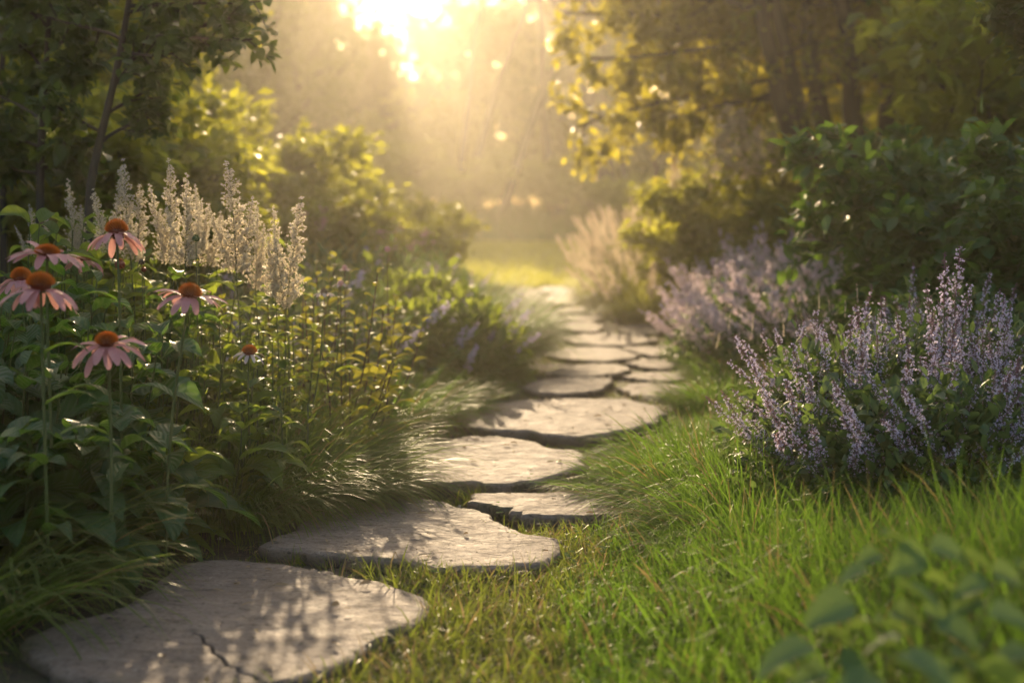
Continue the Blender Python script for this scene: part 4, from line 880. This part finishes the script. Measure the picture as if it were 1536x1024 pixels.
# feather grass clumps
for k, (px, D, hh, np_) in enumerate([(912,11.5,.62,24),(950,12.2,.80,28),(975,11.2,.82,28),(940,13.3,.85,22),(985,12.6,.95,24),(965,10.2,.52,18)]):
    x = gx(px, D); z0 = float(ground_z(x, D)); lb = ['golden feather grass clump nearest the path end','golden feather grass clump with tall pale plumes','feather grass clump against the golden shrub','feather grass clump half hidden behind the others','tallest feather grass clump at the back','low golden feather grass clump at the front'][k]
    e = thing('feather_grass', lb, 'ornamental grass', (x, D, z0), 'feather grass clumps'); rg = np.random.default_rng(900+k)
    n = 900; mb = MB(); a = rg.random(n)*6.28; r = np.sqrt(rg.random(n))
    ribbons(mb, np.stack([np.cos(a)*r*.15, np.sin(a)*r*.15, 0*a], 1), np.stack([np.cos(a)*r*.9, np.sin(a)*r*.9, np.ones(n)], 1), hh*.75*(.6+.5*rg.random(n)), .009, .5+1.6*rg.random(n), nseg=5, prof='blade', cols=2)
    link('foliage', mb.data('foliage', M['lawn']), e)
    for j in range(np_):
        a = rg.random()*6.28; r = .55*math.sqrt(rg.random()); T = Vector((math.cos(a)*r, math.sin(a)*r, hh*(.8+.3*rg.random()-.2*r))); h = .22+.1*rg.random()
        dv = (T-Vector((T.x*.2, T.y*.2, 0))); b = T-dv.normalized()*h*.9
        s = MB(); tube(s, np.linspace([T.x*.2, T.y*.2, 0], b, 5), .003, 4); st = s.build('stem', M['stem'], e)
        o = link('plume', PLC[j % 3], st); o.location = b; o.rotation_mode = 'QUATERNION'; o.rotation_quaternion = Vector((0, 0, 1)).rotation_difference(dv.normalized()); o.scale = (h/.3*.85, h/.3*.85, h/.3)
# dark glossy shrubs on the right
for k, (px, D, s_, pr, lb) in enumerate([(1530,4.9,1.12,shrubD,'large dark glossy shrub over the catmint, full of small leaves'),(1465,5.3,.78,shrubD2,'dark glossy shrub with arching side shoots beside the lilac drift'),(1470,6.0,.95,shrubD2,'shaded shrub behind the arching one'),(1600,6.0,1.2,shrubD,'shaded shrub behind the large glossy one'),(1470,6.6,.85,shrubD,'low dark shrub at the end of the lilac drift'),(1610,4.6,1.05,shrubD2,'dark shrub cut by the picture edge')]):
    place_woody('glossy_shrub', 'shrub', pr, gx(px, D), D, lb, 'dark glossy shrubs', rot=k*2.1+.3, s=s_*.78, sz=s_*.70)

# trees --------------------------------------------------------------------
# multi-stemmed tree with leaning trunks and a golden branch reaching over the lawn
rg = np.random.default_rng(77); tx, ty = gx(1300, 10.2), 10.2; tz = float(ground_z(tx, ty))
segs = []; tips = [(1200,90,10.0),(1185,-60,9.9),(1232,20,10.4),(1268,10,10.1),(1335,-40,10.6)]
trunks = MB()
for i_, (px, py, D) in enumerate(tips):
    T = at(px, py, D)-np.array([tx, ty, tz]); T = T*1.9; b = np.array([(i_-2)*.06, (i_ % 2)*.08, -.05]); t = np.linspace(0, 1, 12)[:, None]
    pts = b+(T-b)*t+np.array([-.12, 0, 0])*np.sin(t*3.14)*(1 if i_ < 3 else .2)+rg.normal(size=(12, 3))*.014
    tube(trunks, pts, np.linspace((.085 if i_ != 1 else .055), .035, 12), 10)
    for j in range(9):
        u = .5+.48*j/9; p = pts[int(u*11)]; a = rg.random()*2.6+.3
        grow(rg, p, [math.cos(a), math.sin(a), .25], 1.5*(1.15-.4*u), .02, 1, 3, [0, 9, 5], .42, segs, .9, .02, .09)
for (px, py, D, px2, py2, D2) in [(1200,110,10.9,855,200,9.8),(1195,60,10.9,865,110,10.0),(1215,40,10.9,850,25,10.2),(1220,120,10.9,1000,170,10.1),(1230,60,11.0,950,70,10.4),(1220,0,10.9,900,-30,10.3),(1240,-20,10.9,1010,-10,10.8),(1230,10,11.1,1080,50,11.2)]:
    a = at(px, py, D)-[tx, ty, tz]; b = at(px2, py2, D2)-[tx, ty, tz]; d = b-a; L_ = np.linalg.norm(d)
    grow(rg, a, d/L_+[0, 0, .05], L_, .022, 1, 3, [0, 12, 5], .20, segs, .85, .0, .035, -.012)
for pts, rad, lev in segs: tube(trunks, pts, rad, 5 if lev == 1 else 3)
cr = MB(); leaves_on(rg, segs, 2, 10, .085, .055, cr, 1.0, nseg=2, jit=.03)
e = thing('golden_tree', 'multi trunk tree with leaning dark stems and golden branches reaching over the lawn', 'tree', (tx, ty, tz))
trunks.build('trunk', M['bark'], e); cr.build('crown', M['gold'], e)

for k, (px, D, pr, s_, lb) in enumerate([(1372,11.6,treeW[0],1.0,'dark slender tree behind the leaning trunks'),(1400,12.6,treeW[1],1.0,'thin dark tree just before the pale birch'),(1462,11.2,treeW[0],.95,'dark tree beside the pale birch trunk'),(1510,12.0,treeW[1],1.1,'dark bare stemmed tree second beyond the birch'),(1560,10.5,treeB,1.0,'dense dark tree at the shaded edge of the wood'),(1600,8.5,treeM[0],1.0,'dark tree just outside the glossy shrubs'),(1340,15.0,treeM[1],1.2,'hazier dark tree deeper in the wood'),(1330,18.0,treeM[0],1.1,'hazy tree behind the golden canopy'),(1480,16.0,treeM[0],1.4,'deep wood tree behind the birch'),(1235,22.0,treeM[1],1.0,'misty tree filling behind the golden branches'),(1400,21.0,treeM[1],1.5,'far tree closing the shaded wood')]):
    place_woody('forest_tree', 'tree', pr, gx(px, D), D, lb, 'trees of the shaded wood', rot=k*1.7, s=s_*.95, sz=s_)
# shrubby undergrowth below the wood
for k, (px, D, s_, lb) in enumerate([(1340,9.5,.8,'dark understorey bush at the leaning trunk foot'),(1420,10.0,.85,'dark understorey bush below the birch'),(1500,9.0,1.1,'dark understorey bush behind glossy shrubs'),(1300,13.5,1.5,'hazy understorey bush behind the leaning trunks'),(1400,13.5,2.0,'tall understorey bush deep in the wood'),(1500,13.0,2.2,'tallest understorey bush at the wood edge'),(1200,15.5,1.6,'misty understorey bush behind the pink topped shrub'),(1590,7.5,1.8,'understorey bush outside the wood edge')]):
    place_woody('understorey_bush', 'shrub', shrubA[k % 3], gx(px, D), D, lb, 'bushes under the wood', rot=k*2.3, s=s_*.9, sz=s_*.85)
# added tree, its unseen high limbs shade the near end of the path
rg = np.random.default_rng(15); ox, oy = 6.4, 20.5; oz = float(ground_z(ox, oy)); tr = MB(); segs = []
t = np.linspace(0, 1, 12)[:, None]; pts = np.array([0, 0, -.05])+np.array([-.9, 0, 7.6])*t; tube(tr, pts, np.linspace(.17, .06, 12), 12)
for j, (z_, L_, dy) in enumerate([(4.72, 7.2, .01), (5.05, 7.6, -.02), (5.25, 7.0, .03), (5.4, 5.8, -.1), (5.6, 5.0, .1)]):
    grow(rg, [-z_*.12, 0, z_-oz], [-1, dy, .0], L_, .04, 1, 3, [0, 15, 6], .09, segs, .9, .03, .015)
for j in range(10): grow(rg, pts[7+j % 4], [math.cos(j*2.4), math.sin(j*2.4), .6], 1.8, .03, 1, 3, [0, 8, 5], .42, segs, .9, .05)
for p_, r_, l_ in segs: tube(tr, p_, r_, 5 if l_ == 1 else 3)
cr = MB(); leaves_on(rg, segs, 2, 4, .10, .065, cr, 1.0, nseg=2, jit=.05)
e = thing('added_shade_tree', 'added tree beyond the catmint whose unseen high limbs shade the near path', 'tree', (ox, oy, oz)); tr.build('trunk', M['bark'], e); cr.build('crown', M['tree'], e)

# birch
mb = MB(); bx_, by_ = gx(1418, 10.8), 10.8; z0 = float(ground_z(bx_, by_)); e = thing('birch_tree', 'pale barked birch trunk among dark trees', 'tree', (bx_, by_, z0))
t = np.linspace(0, 1, 14)[:, None]; pts = np.array([0, 0, -.05])+np.array([.15, .2, 6.0])*t+np.array([.08, 0, 0])*np.sin(t*5); tube(mb, pts, np.linspace(.075, .035, 14), 12); mb.build('trunk', M['birch'], e)
segs = []; rg = np.random.default_rng(5)
for j in range(16): grow(rg, pts[5+j//2], [math.cos(j*2.4), math.sin(j*2.4), .3], 1.3, .015, 1, 3, [0, 8, 4], .42, segs, .9, .05)
cr = MB(); leaves_on(rg, segs, 2, 16, .06, .045, cr, nseg=2); lm = MB(); [tube(lm, a, b, 4) for a, b, c in segs if c < 3]; lm.build('branch', M['bark'], e); cr.build('crown', M['tree'], e)

# left: sapling near the bed, darker trees behind
def sapling(px0, D, pts_px, limbs, label, seed, leaf=.052, per=9):
    rg = np.random.default_rng(seed); x = at(px0, 400, D)[0]; z0 = float(ground_z(x, D)); O = np.array([x, D, z0])
    e = thing('young_tree', label, 'tree', O, 'young trees behind the coneflower bed')
    P = np.array([[0, 0, -.03]]+[list(at(a, b, D)-O) for a, b in pts_px]); s_ = np.linspace(0, 1, len(P)); u = np.linspace(0, 1, 20)
    pts = np.stack([np.interp(u, s_, P[:, i]) for i in range(3)], 1); ks = 3; pts[1:-1] = (pts[:-2]+pts[1:-1]+pts[2:])/3
    tr = MB(); tube(tr, pts, np.linspace(.017, .006, 20), 8); segs = []
    for (a, b, c, d, dd) in limbs:
        p = at(a, b, D)-O; q = at(c, d, D+dd)-O; v = q-p; L_ = np.linalg.norm(v); grow(rg, p, v/L_, L_, .007, 1, 3, [0, 7, 2], .36, segs, .8, .0, .06, -.01)
    for pt, rad, lev in segs: tube(tr, pt, rad, 5 if lev == 1 else 3)
    cr = MB(); leaves_on(rg, segs, 2, per, leaf, leaf*.62, cr, 1.0, nseg=5, cols=3, jit=.012); tr.build('trunk', M['bark'], e); cr.build('crown', M['sapl'], e)
sapling(125, 4.6, [(130,300),(150,210),(172,120),(190,30),(200,-60),(215,-200)], [(170,130,235,55,.1),(235,55,390,48,-.1),(190,20,330,-10,-.1),(190,10,390,-25,0),(185,60,60,20,.1),(180,80,250,85,-.2),(195,-10,270,20,.2),(195,-30,120,-20,-.2),(150,215,225,150,.1),(155,200,60,170,-.1),(160,170,240,130,.2),(200,-60,300,-60,0),(200,-70,120,-90,0),(235,55,310,62,.05),(300,40,360,20,.0)],
        'young tree with bent dark stem and a leafy branch arching towards the light', 31, .05, 5)
sapling(55, 4.8, [(60,300),(62,200),(70,90),(75,0),(80,-100)], [(62,180,-40,110,.1),(64,150,120,90,-.1),(68,110,10,40,.1),(70,80,150,30,.1),(72,40,0,-20,-.1),(74,10,130,-30,0),(60,220,-20,190,0),(60,230,130,200,-.1),(58,260,-20,250,0),(60,250,120,260,.1),(76,-20,20,-60,0)],
        'young tree with straight thin stem in the dark corner', 32, .06, 6)
sapling(0, 5.4, [(5,300),(0,150),(10,0),(0,-100)], [(0,150,-60,90,0),(0,150,70,110,0),(5,60,90,40,0),(5,60,-60,30,0),(5,250,80,230,0),(5,200,90,180,0),(5,10,100,-20,0),(5,0,-60,-20,0)], 'young tree hidden in the darkest corner', 33, .06, 8)
# foliage reaching in at the upper corner beside the wood
sapling(1600, 4.4, [(1610,300),(1600,100),(1590,-40),(1590,-160)], [(1600,60,1490,25,0),(1600,20,1500,-15,0),(1600,100,1530,60,.1),(1590,-20,1520,-40,0)], 'young tree outside the frame edge whose leafy twig hangs over the glossy shrubs', 34, .05, 9)

for k, (px, D, pr, s_, lb) in enumerate([(-220,9.0,treeB,.9,'dense dark tree behind the darkest corner'),(140,11.5,treeM[0],1.0,'dark tree behind the bent young tree'),(120,16.0,treeM[1],1.0,'green tree fading into the light beams'),(-260,12.0,treeM[1],1.2,'dark tree beyond the edge'),(60,18.0,treeM[0],1.5,'broad tree deep behind the dark corner'),(130,24.0,treeM[1],1.5,'hazed tree deep behind the young trees'),(385,33.0,treeM[1],1.0,'brown hazed tree beside the sun gap'),(270,36.0,treeF[0],.9,'far hazed tree beside the beams')]):
    place_woody('forest_tree', 'tree', pr, gx(px, D), D, lb, 'trees behind the flower beds', rot=k*1.1+.4, s=s_, sz=s_)
# hazy tree line closing the garden; a gap lets the sun through
def crown_top(pr):
    v = np.empty(len(pr[1].vertices)*3); pr[1].vertices.foreach_get('co', v); return float(np.percentile(v[2::3], 99))
TOPS = [crown_top(p_) for p_ in treeF]
# (column, distance, kind, row its top reaches)
FT = [(-150,44,0,-300),(-20,42,1,-250),(90,46,2,-260),(200,46,0,-200),(290,50,1,-140),(370,50,2,-90),(440,52,0,-70),(495,53,2,60),(545,54,1,120),(595,54,2,135),(640,53,0,70),(690,54,1,50),(745,53,0,45),(790,53,2,40),(850,47,1,-80),(920,48,0,-150),(1000,50,1,-200),(1070,48,2,-220),(1150,44,1,-250),(1250,46,0,-300),(1350,48,2,-300),(1470,44,1,-300),(1600,45,0,-300),(1700,42,2,-300),(820,55,0,-60)]
for k, (px, D, v, py) in enumerate(FT):
    s_ = at(px, py, D)[2]/TOPS[v]
    place_woody('distant_tree', 'tree', treeF[v], gx(px, D), D, 'misty far tree silhouette in the closing tree line', 'misty trees closing the garden', rot=k*2.7, s=max(s_, .55), sz=s_)
for k, (px, D, h_, lb) in enumerate([(330, 25, 5.3, 'soft brown hazed tree above the tall shrub'), (395, 27, 5.7, 'soft brown hazed tree nearest the sun beams'), (455, 31, 5.6, 'faint tree standing in the sun beams'), (270, 28, 6.4, 'green hazed tree behind the bent young tree'), (975, 26, 5.0, 'hazed tree behind the golden branch tips')]):
    s_ = h_/crown_top(treeM[k % 2]); place_woody('forest_tree', 'tree', treeM[k % 2], gx(px, D), D, lb, 'hazed trees half way back', rot=k*1.4, s=s_*.8, sz=s_)
for k, (px, D, s_) in enumerate([(700,36,1.6),(760,39,1.8),(830,37,1.6),(900,34,1.5),(960,31,1.6),(640,38,1.9),(570,40,2.2),(500,36,2.2),(440,32,2.0),(1040,30,1.8),(560,30,1.4)]):
    place_woody('misty_bush', 'shrub', shrubA[k % 3], gx(px, D), D, 'misty rounded bush on the rise behind the lawn', 'misty bushes behind the lawn', rot=k*1.3, s=s_, sz=s_*.8)

for k in range(17):
    D = 49+3*(k % 3); px = 60+k*90
    place_woody('distant_bush', 'shrub', shrubA[k % 3], gx(px, D), D, 'faint far bush closing the gap under the misty tree line', 'faint bushes under the tree line', rot=k*2.0, s=3.0, sz=3.2+.7*(k % 2))

for k, (px, D, lb) in enumerate([(742, 37, 'tall bare misty trunk nearest the sun beams'), (705, 41, 'thin misty trunk inside the sun beams'), (842, 38, 'misty trunk above the lawn middle'), (910, 34, 'darker misty trunk just behind the feather grass'), (955, 39, 'misty trunk beside the golden branch tips')]):
    place_woody('tall_tree', 'tree', treeT[k % 2], gx(px, D), D, lb, 'tall trees standing in the mist', rot=k*2.2, s=1.0)
# pebbles and small debris by the stones
for i_, (px, py, s_, lb) in enumerate([(566,703,.006,'tiny pale pebble at the foot of the wide flagstone'),(690,752,.008,'pale pebble among moss between two big flagstones'),(605,878,.008,'pebble beyond the corner of the cracked flagstone'),(620,884,.006,'smaller pebble beside another by the cracked flagstone'),(330,805,.007,'brown pebble on the dark soil under the leaves'),(640,742,.005,'speck like pebble under the thick dark edge')]):
    mb = MB(); blob(mb, (0, 0, 0), s_, n=9, k=6, sq=.6); v = mb.v[0]; v *= 1+.15*np.sin(v[:, [1]]*700+i_)+.1*np.cos(v[:, [0]]*500)
    g = gnd(px, py, .01); o = mb.build('pebble', M['pebble']); o.location = (g[0], g[1], float(ground_z(g[0], g[1]))+s_*.3); tag(o, lb, 'pebble', 'loose pebbles')

# ------------------------------------------------------------------ haze
m, t, o = new_mat('morning_haze'); v = N(t, 'ShaderNodeVolumePrincipled'); v.inputs['Color'].default_value = (1, .92, .78, 1); v.inputs['Density'].default_value = HAZE_DENSITY; v.inputs['Anisotropy'].default_value = HAZE_G  # golden tint of the mist stands in for warm light
t.links.new(v.outputs[0], o.inputs['Volume'])
x0, x1, y0, y1, z0, z1 = -31, 31, -4, 59, -1.4, 18
V = [(x, y, z) for x in (x0, x1) for y in (y0, y1) for z in (z0, z1)]
mb = MB(); mb.add(V, q=[(0, 1, 3, 2), (4, 6, 7, 5), (0, 4, 5, 1), (2, 3, 7, 6), (0, 2, 6, 4), (1, 5, 7, 3)])
tag(mb.build('haze', m, smooth=False), 'pale morning haze tinted golden as by sunlight over the whole garden', None, kind='stuff')
